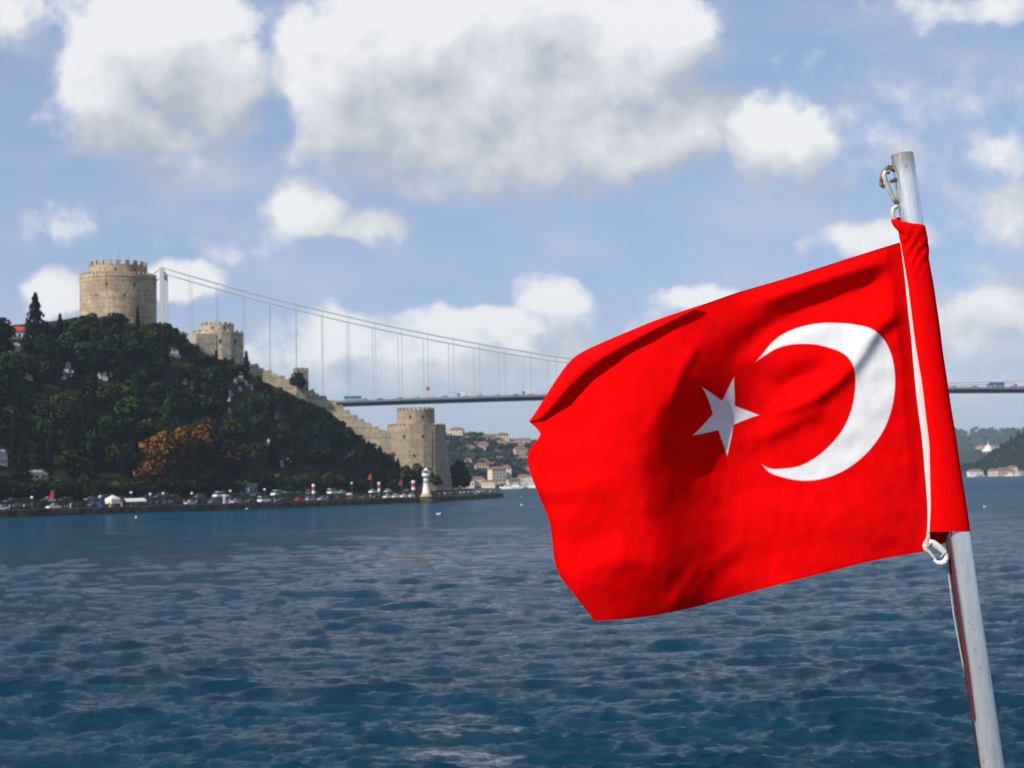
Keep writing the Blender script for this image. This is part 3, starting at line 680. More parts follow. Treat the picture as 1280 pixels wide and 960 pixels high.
def cars():
    pr = {'hatch': car_proto('parked_car', 'hatch'), 'van': car_proto('parked_van', 'van')}; used = set(); items = []
    pr['van']['category'] = 'van'
    lower = [(2, 'white'), (67, 'white'), (330, 'white', 'van'), (375, 'red'), (387, 'silver'), (403, 'light blue'), (456, 'dark blue'), (484, 'white'), (494, 'white'), (505, 'white'), (514, 'white'), (352, 'dark blue'), (295, 'silver'), (238, 'silver'), (470, 'dark blue'), (425, 'dark blue'), (440, 'dark red')]
    upper = [(60, 'white'), (274, 'white', 'van'), (346, 'white', 'van'), (416, 'white', 'van'), (427, 'silver'), (467, 'white'), (485, 'silver'), (250, 'grey'), (357, 'silver')]
    taken = {0: [c[0] for c in lower], 1: [c[0] for c in upper]}
    g = random.Random(3)
    for row, L in ((0, lower), (1, upper)):
        for px in np.arange(14, 512, 15 if row == 0 else 17):
            px += g.uniform(-2, 2); w = 19 if px < 300 else 14
            if all(abs(px - q) > w * .9 for q in taken[row]): L.append((px, g.choice(['dark blue', 'black', 'black', 'grey', 'dark blue']), g.choice(['hatch', 'hatch', 'hatch', 'van']))); taken[row].append(px)
    for row, L in ((0, lower), (1, upper)):
        for c in L:
            px, col = c[0], c[1]; kd = c[2] if len(c) > 2 else 'hatch'
            x, y = on_shore(px, (7.2 if row == 0 else 16.) + g.uniform(-.6, .6)); rz = shdir(y) + (math.pi if g.random() < .35 else 0) + g.uniform(-.05, .05)
            z = 1.885 if row == 0 else 3.805
            if kd not in used: o = pr[kd]; used.add(kd); o.location = (x, y, z); o.rotation_euler.z = rz
            else: o = dup(pr[kd], (x, y, z), rz)
            o['group'] = 'vehicles parked along the quay'
            recol(o, 'body', mat('car_' + col.replace(' ', '_'), CARC[col], .3, var=.05))
            items.append((o, px, '%s %s' % (col, 'car' if kd == 'hatch' else 'van'), 'in the %s row along the quay' % ('lower' if row == 0 else 'upper')))
    label_all(items, lambda k, pl, o: '%s parked %s%s' % (o or 'only', k + (' from left ' if o else ' '), pl))
cars()

def person_mesh(name, top, legs, walk, arm):
    """one continuous skinned body: legs, trunk, arms, neck and head"""
    bm = bmesh.new(); sk = bm.verts.layers.skin.verify()
    V = {}
    def v(n, co, r): V[n] = bm.verts.new(co); V[n][sk].radius = (r, r)
    v('pel', (0, 0, .95), .15); v('waist', (0, 0, 1.12), .135); v('chest', (0, .01, 1.33), .165); v('neck', (0, 0, 1.50), .06); v('head', (0, -.01, 1.60), .085); v('crown', (0, 0, 1.70), .075)
    for s, n in ((-1, 'l'), (1, 'r')):
        w = walk * s
        v('hip' + n, (s * .09, 0, .88), .095); v('kn' + n, (s * .10, -w * .12, .49), .062); v('an' + n, (s * .10, -w * .22 + .02, .09), .042); v('toe' + n, (s * .11, -w * .22 - .13, .04), .035)
        v('sh' + n, (s * .19, .01, 1.40), .062); v('el' + n, (s * .25, .03 - arm * .05 * s, 1.14), .046); v('wr' + n, (s * .24, -.06 - arm * .12, .92 + arm * .12), .034); v('ha' + n, (s * .24, -.09 - arm * .15, .84 + arm * .14), .03)
    for a, b in [('pel', 'waist'), ('waist', 'chest'), ('chest', 'neck'), ('neck', 'head'), ('head', 'crown')] + [(p + n, q + n) for n in 'lr' for p, q in (('hip', 'kn'), ('kn', 'an'), ('an', 'toe'), ('sh', 'el'), ('el', 'wr'), ('wr', 'ha'))] + [('pel', 'hipl'), ('pel', 'hipr'), ('chest', 'shl'), ('chest', 'shr')]: bm.edges.new((V[a], V[b]))
    V['pel'][sk].use_root = True
    me = bpy.data.meshes.new('tmp'); bm.to_mesh(me); bm.free(); o = bpy.data.objects.new('tmp', me); C.objects.link(o)
    o.modifiers.new('s', 'SKIN'); o.modifiers.new('u', 'SUBSURF').levels = 1
    dg = bpy.context.evaluated_depsgraph_get(); r = bpy.data.meshes.new_from_object(o.evaluated_get(dg)); r.name = name; bpy.data.objects.remove(o); bpy.data.meshes.remove(me)
    r.materials.clear()
    for m in (top, legs, mat('skin', (.45, .27, .19), .6), mat('hair', (.03, .022, .016), .7), mat('shoe', (.03, .03, .03))): r.materials.append(m)
    for p in r.polygons:
        z = p.center.z; x = abs(p.center.x); p.use_smooth = True
        p.material_index = 4 if z < .10 else 3 if z > 1.66 or (z > 1.55 and p.center.y > .03) else 2 if z > 1.5 or (x > .2 and z < .93 and z > .75) else 0 if z > .97 or x > .2 else 1
    return r
def people():
    cl = {'red': (.45, .03, .03), 'white': (.72, .72, .70), 'blue': (.06, .10, .50), 'black': (.012, .012, .014), 'pink': (.6, .22, .28), 'grey': (.2, .2, .22), 'orange': (.55, .22, .03), 'purple': (.13, .05, .2), 'dark': (.02, .022, .03), 'beige': (.42, .34, .24)}
    mesh = {}
    for i, (a, b) in enumerate((('red', 'dark'), ('white', 'dark'), ('blue', 'dark'), ('black', 'dark'), ('pink', 'white'), ('grey', 'dark'), ('orange', 'dark'), ('purple', 'dark'), ('white', 'blue'), ('beige', 'black'))):
        mesh[(a, b)] = person_mesh('person', mat('cloth_' + a, cl[a], .85), mat('cloth_' + b, cl[b], .85), (.0, .6, 1., -.7)[i % 4], (0, .5, 0, 1.)[i % 4])
    ks = list(mesh); g = random.Random(11); items = []
    spots = [(12, 1), (17, 5), (25, 7), (30, 1), (41, 3), (80, 7), (88, 4), (90, 0), (97, 3), (122, 2), (137, 6), (152, 4), (158, 7), (173, 3), (178, 3), (190, 3), (196, 5), (212, 2), (215, 2), (230, 9), (236, 8), (246, 1), (262, 3), (281, 8), (287, 4), (302, 3), (343, 4), (364, 3), (410, 5), (420, 3), (441, 7), (448, 0), (463, 1), (478, 3), (499, 9), (545, 3), (549, 1), (556, 1), (560, 0), (563, 9), (567, 0), (571, 7)]
    spots += [(574 + i * 1.45, g.randrange(10)) for i in range(36)]
    for px, k in spots:
        if 527 < px < 541: continue
        x, y = on_shore(px, g.uniform(1.6, 4.4) if px < 560 else g.uniform(1.4, 5.5)); k = ks[k % 10]
        o = link('person', mesh[k], None, (x, y, 1.905), g.uniform(0, 6.28)); o.scale = (1, 1, g.uniform(.94, 1.05)); tag(o, 'p', 'person', 'people on the promenade')
        items.append((o, px, k, 'on the quay left of the orange tree' if px < 175 else 'on the quay below the orange tree' if px < 300 else 'on the quay left of the lighthouse' if px < 533 else 'on the quay right of the lighthouse'))
    label_all(items, lambda k, pl, o: '%sperson in %s top and %s trousers %s' % ((o + ' ') if o else '', k[0], k[1], pl))
people()

def flag_cloth(w, h, m, seed=0):
    V = [[(w * i / 14, .05 * w * math.sin(i * .9 + seed) * i / 14, h * j / 8 - .06 * w * (i / 14) ** 2) for i in range(15)] for j in range(9)]
    return grid_mesh('cloth', V, 9, 15, m)
M_RED = mat('red_cloth', (.46, .02, .02), .8, var=.12)
def furniture():
    # globe street lamps
    items = []; pr = None
    for px, py in ((125, 621), (164, 616), (188, 618), (204, 617), (288, 614), (331, 612), (40, 622), (240, 617), (440, 604)):
        x, y = on_shore(px, 12.3 if py < 620 else 5.5); zb = 1.9
        top = P(px, py, y).z - zb
        if not 2 < top < 14: continue
        if pr is None:
            pr = thing('street_lamp', 'lamp', 'street lamp', (x, y, zb)); mb = MB(); mb.tube([(0, 0, 0), (0, 0, .3), (0, 0, 1)], [.09, .06, .045], 8); pm = mb.mesh('lamp_post', M_STEEL)
            gm = MB(); gm.lathe([(.12, -.34), (.36, -.2), (.46, .02), (.36, .3), (.1, .42)], 14); gm = gm.mesh('globe', M_WHITE)
            link('lamp_post', pm, pr, sca=(1, 1, top - .3)); link('globe', gm, pr, (0, 0, top)); o = pr
        else:
            o = dup(pr, (x, y, zb))
            for c in o.children:
                if c.name.startswith('globe'): c.location.z = top
                else: c.scale.z = top - .3
        o['group'] = 'globe lamps on the quay'; items.append((o, px, 'white globe street lamp', 'behind the people on the quay'))
    label_all(items, lambda k, pl, o: '%s %s from left %s' % (o or 'only', k, pl))
    # red and white banner posts
    names = ['left', 'middle', 'right']
    for i, (px, pb, ptop) in enumerate(((392, 619, 605), (474, 616, 602.5), (517, 615, 600.5))):
        x, y = on_shore(px, 12); z0 = 1.9; zt = P(px, ptop, y).z - z0
        t = thing('banner_column', 'red and white striped banner column on the quay, %s of three' % ['leftmost', 'middle one', 'rightmost, beside the lighthouse'][i], 'banner column', (x, y, z0), 0, 'striped banner columns')
        mb = MB(); mb.tube([(0, 0, 0), (0, 0, zt * .45)], .12, 8); link('post', mb.mesh('post', M_STEEL), t)
        rr = (.55, .5, .75)[i]
        for j, (a, b, m) in enumerate(((.42, .6, M_WHITE), (.6, .84, M_RED), (.84, 1., M_WHITE))):
            mb = MB(); mb.lathe([(rr, zt * a), (rr, zt * b - .02)], 16); link('banner', mb.mesh('banner', m), t)
    # small red flags on staffs
    for px, py, hgt, lab, q in ((67, 617, 2.6, 'red flag hanging from a staff above the white hatchback', 11.), (464.5, 596, 2.2, 'red flag flying in front of the dark trees left of the lighthouse', 20.), (502.5, 604, 2., 'dim red flag on a staff just left of the striped column', 18.)):
        x, y = on_shore(px, q); zb = 1.9 if q < 13 else 3.8; zt = P(px, py - 4, y).z - zb
        t = thing('flag_staff', lab, 'flag', (x, y, zb)); mb = MB(); mb.tube([(0, 0, 0), (0, 0, zt + .3)], .06, 6); link('staff', mb.mesh('staff', M_STEEL), t)
        V = [[(-.1 - 1.5 * (i / 8) * (.35 + .65 * j / 8), .12 * math.sin(i + j * .4), zt - hgt * j / 8) for i in range(9)] for j in range(9)]
        link('cloth', grid_mesh('cloth', V, 9, 9, M_RED), t)
    # white market tents and their clutter
    x, y = on_shore(141, 5.5); t = thing('market_tent', 'square white canvas tent with a peaked top on the quay', 'tent', (x, y, 1.9), shdir(y))
    mb = MB(); mb.rings([[(a * 1.6, b * 1.5, 1.1) for a, b in ((-1, -1), (1, -1), (1, 1), (-1, 1))], [(a * 1.7, b * 1.6, 2.5) for a, b in ((-1, -1), (1, -1), (1, 1), (-1, 1))], [(a * .15, b * .15, 3.6) for a, b in ((-1, -1), (1, -1), (1, 1), (-1, 1))]], smooth=False, cap=False); link('canopy', mb.mesh('canopy', M_WHITE), t)
    for a in (-1, 1):
        for b in (-1, 1): mb = MB(); mb.tube([(a * 1.55, b * 1.45, 0), (a * 1.55, b * 1.45, 1.6)], .05, 6); link('leg', mb.mesh('leg', M_STEEL), t)
    x, y = on_shore(167, 6); t = thing('long_awning', 'long low white awning beside the square tent', 'awning', (x, y, 1.9), shdir(y))
    mb = MB(); mb.rings([[(sx, -1.5, 1.5), (sx, -.9, 2.2), (sx, 0, 2.5), (sx, .9, 2.2), (sx, 1.5, 1.5)] for sx in np.linspace(-3.8, 3.8, 7)], cap=False, closed=False); link('canopy', mb.mesh('canopy', M_WHITE), t)
    for a in (-3.7, 0, 3.7):
        for b in (-1.4, 1.4): mb = MB(); mb.tube([(a, b, 0), (a, b, 1.6)], .05, 6); link('leg', mb.mesh('leg', M_STEEL), t)
    x, y = on_shore(282, 4.); t = thing('ticket_booth', 'pale blue-grey booth with a small roof on the quay', 'booth', (x, y, 1.9), shdir(y))
    mb = MB(); mb.box((0, 0, 1.3), (1.3, 1.2, 2.6)); link('cabin', mb.mesh('cabin', mat('booth_blue', (.32, .34, .46))), t); mb = MB(); mb.box((0, 0, 2.7), (1.7, 1.6, .2), taper=.8); link('roof', mb.mesh('roof', M_WHITE), t); mb = MB(); mb.box((0, -.6, 1.6), (.8, .06, .8)); link('window', mb.mesh('window', M_GLASS), t)
    for px, col, w, lab in ((126, (.05, .07, .5), 1.1, 'blue crate standing left of the white tent'), (137.5, (.6, .28, .03), .7, 'yellow-orange crate in front of the white tent')):
        x, y = on_shore(px, 3.2); mb = MB(); mb.box((0, 0, .5), (w, w * .8, 1.)); mb.box((0, 0, 1.03), (w * 1.06, w * .86, .1)); tag(link('crate', mb.mesh('crate', mat('crate_%d' % px, col)), None, (x, y, 1.9), .4), lab, 'crate')
    x, y = on_shore(437, 4.2); t = thing('sunshade', 'pink sunshade open over the quay', 'sunshade', (x, y, 1.9)); mb = MB(); mb.tube([(0, 0, 0), (0, 0, 2.4)], .04, 6); link('pole', mb.mesh('pole', M_STEEL), t); mb = MB(); mb.lathe([(1.35, 1.75), (1.2, 2.05), (.6, 2.4), (.05, 2.55)], 12, cap=False); link('canopy', mb.mesh('canopy', mat('pink_canvas', (.70, .34, .42))), t)
    hb = MB(); g = random.Random(2)
    # clipped hedges on the retaining wall
    for a, b, lab in ((20, 58, 'yellow-green clipped hedge at the left above the lower cars'), (285, 300, 'short yellow-green hedge below the grey roadside building'), (350, 372, 'clipped hedge strip above the lower cars near the striped column')):
        pts = [on_shore(p, 14.3) for p in np.linspace(a, b, 8)]; c = pts[0]; cen = []
        gg = np.random.default_rng(int(a))
        for (x0, y0), (x1, y1) in zip(pts, pts[1:]):
            u = gg.random((160, 1)); cen.append(np.array([[x0 - c[0], y0 - c[1], 0]]) + u * np.array([[x1 - x0, y1 - y0, 0]]) + gg.uniform(-.5, .5, (160, 3)) * (1, 1, 1.1) + (0, 0, .6))
        q = leaves(np.vstack(cen), .2, 3); me = bpy.data.meshes.new('hedge'); me.from_pydata([tuple(v) for v in q], [], [tuple(range(i, i + 4)) for i in range(0, len(q), 4)]); me.materials.append(LM['light'])
        tag(link('hedge', me, None, (c[0], c[1], 3.8)), lab, 'hedge')
furniture()

# ------------------------------------------------------------------ suspension bridge
M_BRW = mat('bridge_paint', (.54, .56, .59), .5, scale=.05, var=.1)
M_BRD = mat('bridge_deck_steel', (.15, .165, .18), .6, scale=.05, var=.2)
M_HANG = mat('hanger_steel', (.42, .44, .47), .5, scale=.1, var=.1)
BU = Vector((.9897, .1435, 0)).normalized(); BN = Vector((-BU.y, BU.x, 0)); B0 = Vector((0, 1125, 0)); SM, SH = 299., 539.
def bz(s): return 65.7 - 5.6 * ((s - 306) / 418) ** 2 if abs(s - 306) < 545 else 65.7 - 9.5 - .03 * (abs(s - 306) - 545)
def cz(s): return 72. + 82. * ((s - SM) / SH) ** 2
def bp(s, n, z): return B0 + BU * s + BN * n + Vector((0, 0, z))
def bridge():
    base = bp(SM, 0, 0)
    t = thing('suspension_bridge', 'long white suspension bridge crossing the strait behind the castle and flag', 'bridge', base)
    L = lambda s, n, z: bp(s, n, z) - base
    mb = MB(); ss = np.arange(SM - SH - 260, SM + SH + 260.1, 13.)
    prof = [(-19.7, 1.6), (-16, .6), (-9, 0), (9, 0), (16, .6), (19.7, 1.6), (16.8, 3.), (0, 3.2), (-16.8, 3.)]
    mb.rings([[L(s, n + 17 - 17, bz(s) + z) for n, z in prof] for s in ss], smooth=False); dk = link('deck', mb.mesh('deck', M_BRD), t)
    for n in (-18.6, 18.6, -2, 2):
        mb = MB()
        for z in (.45, .95): mb.rings([[L(s, n - .1, bz(s) + 3. + z), L(s, n + .1, bz(s) + 3. + z), L(s, n + .1, bz(s) + 3.2 + z), L(s, n - .1, bz(s) + 3.2 + z)] for s in ss], smooth=False)
        for s in ss: mb.box(L(s, n, bz(s) + 3.6), (.25, .25, 1.3), math.atan2(BU.y, BU.x))
        link('guard_rail', mb.mesh('guard_rail', M_BRW), dk)
    for sgn in (-1, 1):
        s0 = SM + sgn * SH
        tw = MB()
        for n in (-18, 18):
            a = math.atan2(BU.y, BU.x); tw.box(L(s0, n, 72), (3.4, 3.8, 164), a, taper=.8)
        for z in (66, 160): tw.box(L(s0, 0, z - 8), (2.0, 33, 3), math.atan2(BU.y, BU.x))
        link('bridge_tower', tw.mesh('bridge_tower', M_BRW), t)
    for n in (-16.95, 16.95):
        mb = MB(); pts = [L(SM - SH - 125, n, 62)] + [L(s, n, cz(s)) for s in np.linspace(SM - SH, SM + SH, 81)] + [L(SM + SH + 230, n, 55)]
        mb.tube(pts, .48, 8); link('main_cable', mb.mesh('main_cable', M_BRW), t)
    hm = MB(); hm.tube([(0, 0, 0), (0, 0, 1)], .20, 6); hm = hm.mesh('hanger', M_HANG); rest = MB(); k = 0
    s = SM - SH + 17.92
    while s < SM + SH - 5:
        for n in (-16.95, 16.95):
            p = L(s, n, bz(s) + 3); h = cz(s) - bz(s) - 3; k += 1
            if h < .6: continue
            if k <= 98: link('hanger', hm, t, p, sca=(1, 1, h))
            else: rest.tube([p, p + Vector((0, 0, h))], .20, 5)
        s += 17.92
    tag(link('hanger_row', rest.mesh('hanger_row', M_HANG), t), kind='stuff')
bridge()
def bridge_traffic():
    ang = math.atan2(BU.y, BU.x); items = []
    # bus
    t = None
    def bus():
        t = thing('city_bus', 'turquoise bus at the castle end of the bridge deck', 'bus'); mb = MB(); mb.box((0, 0, 1.75), (12, 2.5, 2.7)); link('body', mb.mesh('body', mat('bus_turquoise', (.05, .34, .40), .4)), t)
        mb = MB(); mb.box((.1, 0, 2.2), (11.2, 2.54, .95)); link('window_band', mb.mesh('window_band', M_GLASS), t); wm = MB(); wm.rings([[(.5 * math.cos(a), yy, .5 * math.sin(a)) for a in np.linspace(0, 6.283, 13)[:-1]] for yy in (-.15, .15)]); wm = wm.mesh('wheel', mat('tyre'))
        for x in (-3.6, 3.6):
            for yy in (-1.12, 1.12): link('wheel', wm, t, (x, yy, .5))
        return t
    def lorry():
        t = thing('lorry', 'lorry', 'lorry'); mb = MB(); mb.box((1.2, 0, 2.3), (6.6, 2.4, 2.9)); link('cargo_box', mb.mesh('cargo_box', M_PLASTER), t); mb = MB(); mb.box((-3.1, 0, 1.6), (1.8, 2.3, 2.1), taper=.9); link('cab', mb.mesh('cab', mat('cab_blue', (.06, .09, .3))), t)
        wm = MB(); wm.rings([[(.5 * math.cos(a), yy, .5 * math.sin(a)) for a in np.linspace(0, 6.283, 13)[:-1]] for yy in (-.15, .15)]); wm = wm.mesh('wheel', mat('tyre'))
        for x in (-3., 1., 3.4):
            for yy in (-1.08, 1.08): link('wheel', wm, t, (x, yy, .5))
        return t
    def at(px, lane):
        d = ray(px, 500); k = d.x / d.y; o = B0 + BN * lane; s = (k * o.y - o.x) / (BU.x - k * BU.y); return s, bp(s, lane, bz(s) + 3.12)
    b = bus(); _, p = at(441, -12); b.location = p; b.rotation_euler.z = ang
    pc = car_proto('bridge_car', 'hatch'); pl = lorry(); used = set(); g = random.Random(9)
    for px, kd, col in ((456, 'car', 'grey'), (475, 'car', 'black'), (500, 'car', 'grey'), (521, 'car', 'silver'), (540, 'car', 'white'), (556, 'car', 'grey'), (579, 'lorry', 0), (600, 'car', 'black'), (622, 'car', 'silver'), (645, 'car', 'grey'), (660, 'lorry', 0), (1192, 'car', 'red'), (1187, 'car', 'white'), (1219, 'car', 'grey'), (1241, 'lorry', 1), (1248, 'lorry', 1), (1253, 'car', 'dark blue'), (1266, 'car', 'white'), (1275, 'lorry', 0)):
        _, p = at(px, -13 + g.choice([0, 0, 3.6])); pr = pl if kd == 'lorry' else pc
        if kd not in used: used.add(kd); o = pr; o.location = p; o.rotation_euler.z = ang
        else: o = dup(pr, p, ang)
        o['group'] = 'traffic on the bridge'
        if kd == 'car': recol(o, 'body', mat('car_' + col.replace(' ', '_'), CARC[col], .3, var=.05)); nm = col + ' car'
        elif col: recol(o, 'cargo_box', mat('lorry_blue', (.05, .09, .34))); nm = 'blue lorry'
        else: nm = 'white lorry'
        items.append((o, px, nm, 'right of the flag' if px > 1150 else 'hidden behind the flag' if px > 690 else 'left of the flag'))
    label_all(items, lambda k, pl, o: '%s%s on the bridge deck %s' % ((o + ' ') if o else '', k + (' from left' if o else ''), pl))
    s, p = at(533, -18.6); t = thing('flag_staff', 'tiny red flag on a staff rising from the bridge deck', 'flag', p); mb = MB(); mb.tube([(0, 0, 0), (0, 0, 7.5)], .16, 6); link('staff', mb.mesh('staff', M_HANG), t); link('cloth', flag_cloth(2.2, 2.4, M_RED), t, (0, 0, 5.))
bridge_traffic()

# ------------------------------------------------------------------ far shores
M_FARWOOD = mat('far_wood', (.030, .048, .034), .9, scale=.03, col2=(.016, .028, .020), spec=.1)  # leaf colour dulled and blued: part of the distance haze is painted in
M_FARHILL = mat('far_hill', (.030, .046, .026), .95, scale=.02, col2=(.018, .030, .016), spec=.1)
def land(name, ridge, Y0, depth, m, base=-1, nx=80, label=None):
    """a hill given by its skyline (photo x, metres high), its front foot at Y0"""
    rx = [r[0] for r in ridge]; xs = np.linspace(rx[0], rx[-1], nx); ts = np.concatenate([np.linspace(0, 1, 16), np.linspace(1.1, 2, 6)])
    V = []
    for tt in ts:
        Y = Y0 + depth * tt; row = []
        for px in xs:
            h = np.interp(px, rx, [r[1] for r in ridge]); X = (px - 640) / F * (Y0 + depth)
            z = 1.5 + (h - 1.5) * (math.sin(min(tt, 1) * math.pi / 2) ** 1.1 if tt <= 1 else math.cos((tt - 1) * math.pi / 2))
            if 0 < tt < 1.9: z += 4 * noise.noise(Vector((X * .012, Y * .012, 1.))) * min(1, tt * 3)
            row.append((X, Y, -2 if tt == 0 else z))
        V.append(row)
    V = np.array(V); o = link(name, grid_mesh(name, V, len(ts), nx, m)); tag(o, kind='structure', label=label)
    def f(px, tt):
        i = np.clip((px - rx[0]) / (rx[-1] - rx[0]) * (nx - 1), 0, nx - 1.001); j = np.interp(tt, ts, np.arange(len(ts))); a, b = int(i), int(min(j, len(ts) - 1.001))
        u, v = i - a, j - b; q = V[b, a] * (1 - u) * (1 - v) + V[b, a + 1] * u * (1 - v) + V[b + 1, a] * (1 - u) * v + V[b + 1, a + 1] * u * v
        return q
    return f
def mass(name, label, f, n, pxr, tr, size, m, seed):
    g = np.random.default_rng(seed); cen = []; ang = g.normal
    for _ in range(n):
        px = g.uniform(*pxr); tt = g.uniform(*tr); c = f(px, tt); s = size * g.uniform(.6, 1.25)
        e = g.normal(size=(26, 3)); e /= np.linalg.norm(e, axis=1)[:, None]; e[:, 2] = np.abs(e[:, 2]) * 1.2 - .1
        cen.append(c + e * s * (.6, .6, .62) + (0, 0, s * .2))
    q = leaves(np.vstack(cen), size * .30, seed); me = bpy.data.meshes.new(name); k = len(q) // 4
    me.vertices.add(len(q)); me.vertices.foreach_set('co', q.astype(np.float32).ravel()); me.loops.add(len(q)); me.loops.foreach_set('vertex_index', np.arange(len(q), dtype=np.int32)); me.polygons.add(k)
    me.polygons.foreach_set('loop_start', np.arange(0, len(q), 4, dtype=np.int32)); me.polygons.foreach_set('loop_total', np.full(k, 4, np.int32)); me.materials.append(m); me.update(); me.validate()
    tag(link(name, me), label, None, None, 'stuff')
HW = {'white': (.74, .72, .68), 'cream': (.66, .56, .40), 'pinkish': (.56, .40, .36), 'beige': (.50, .42, .30)}
def house_proto(kind):
    w, d, h = {'villa': (14, 10, 8), 'block': (16, 11, 13), 'long': (24, 11, 8)}[kind]
    t = thing('shore_house', 'house', 'house'); mb = MB(); mb.box((0, 0, h / 2 - 2), (w, d, h + 4)); link('wall', mb.mesh('wall', mat('house_white', HW['white'], .9, var=.12)), t)
    mb = MB(); x, y, r = w * .54, d * .56, 3.
    mb.add([(-x, -y, h), (x, -y, h), (x, y, h), (-x, y, h), (-x * .5, 0, h + r), (x * .5, 0, h + r)], [(0, 1, 5, 4), (1, 2, 5), (2, 3, 4, 5), (3, 0, 4), (3, 2, 1, 0)]); link('roof', mb.mesh('roof', M_ROOF), t)
    wm = MB(); wm.box((0, 0, 0), (1.5, .16, 1.9)); wm = wm.mesh('window', M_GLASS); nx, nz = {'villa': (4, 2), 'block': (4, 4), 'long': (6, 2)}[kind]
    for i in range(nx):
        for j in range(nz): link('window', wm, t, ((i - (nx - 1) / 2) * w / (nx + .3), -d / 2 - .05, h * (j + .55) / nz))
    return t
HP = {}
HOUSES = []
def house(kind, col, p, rz, s, px, place):
    if kind not in HP: HP[kind] = house_proto(kind); o = HP[kind]; o.location = p; o.rotation_euler.z = rz; o.scale = (s,) * 3
    else: o = dup(HP[kind], p, rz, (s,) * 3)
    recol(o, 'wall', mat('house_' + col, HW[col], .9, var=.12)); o['group'] = 'houses on the far shores'
    HOUSES.append((o, px, col + ' ' + {'villa': 'house', 'block': 'apartment house', 'long': 'long house'}[kind], place)); return o
def far_left():
    f = land('far_hill', [(380, 55), (480, 50), (560, 48), (590, 50), (615, 45), (640, 40), (665, 38), (720, 42), (800, 30), (860, 10)], 1385, 330, M_FARHILL, label='hazy wooded hill with houses beyond the castle')
    mass('far_wood', 'hazy green wood between the houses beyond the castle', f, 1500, (470, 850), (.08, 1.05), 9, M_FARWOOD, 4)
    g = random.Random(21)
    for px, tt, kind, col, s in ((573, .80, 'block', 'cream', .8), (577, .86, 'block', 'white', .55), (563, .78, 'villa', 'white', .7), (586, .72, 'villa', 'white', .55), (598, .88, 'villa', 'white', .5), (598, .62, 'villa', 'white', .45), (611, .78, 'villa', 'pinkish', .8), (620, .83, 'block', 'pinkish', .6), (628, .80, 'block', 'cream', .75), (627, .70, 'villa', 'cream', .6), (640, .76, 'villa', 'cream', .6), (647, .80, 'villa', 'white', .8), (606, .55, 'villa', 'pinkish', .7), (655, .7, 'block', 'pinkish', .7), (648, .42, 'block', 'beige', .7), (652, .3, 'villa', 'beige', .8), (567, .6, 'villa', 'white', .5), (700, .6, 'block', 'cream', .8), (730, .4, 'villa', 'white', .8), (770, .5, 'villa', 'cream', .8)):
        p = f(px, tt); house(kind, col, (p[0], p[1] - 6, p[2] + 2), g.uniform(-.3, .4), s * 1.05, px, 'on the hill beyond the castle')
    for _ in range(46):
        px, tt = g.uniform(560, 690), g.uniform(.12, .95); p = f(px, tt); house(g.choice(['villa', 'villa', 'block', 'long']), g.choice(['white', 'white', 'cream', 'pinkish', 'beige']), (p[0], p[1] - 6, p[2] + 2), g.uniform(-.5, .5), g.uniform(.32, .6), px, 'on the hill beyond the castle')
    for px, tt, kind, col, s in ((594, .035, 'villa', 'cream', .75), (602, .05, 'long', 'cream', .6), (607, .14, 'block', 'cream', .75), (612, .22, 'long', 'pinkish', .7), (623, .07, 'block', 'cream', .85), (631, .10, 'block', 'white', .75), (640, .05, 'long', 'beige', .5), (650, .06, 'villa', 'beige', .7), (656, .05, 'block', 'white', .5), (615, .03, 'long', 'cream', .5), (690, .05, 'long', 'white', .7), (740, .05, 'villa', 'cream', .8), (586, .05, 'villa', 'pinkish', .7)):
        p = f(px, tt); house(kind, col, (p[0], p[1] - 3, max(1.5, p[2])), g.uniform(-.2, .5), s, px, 'on the waterfront beyond the castle')
far_left()
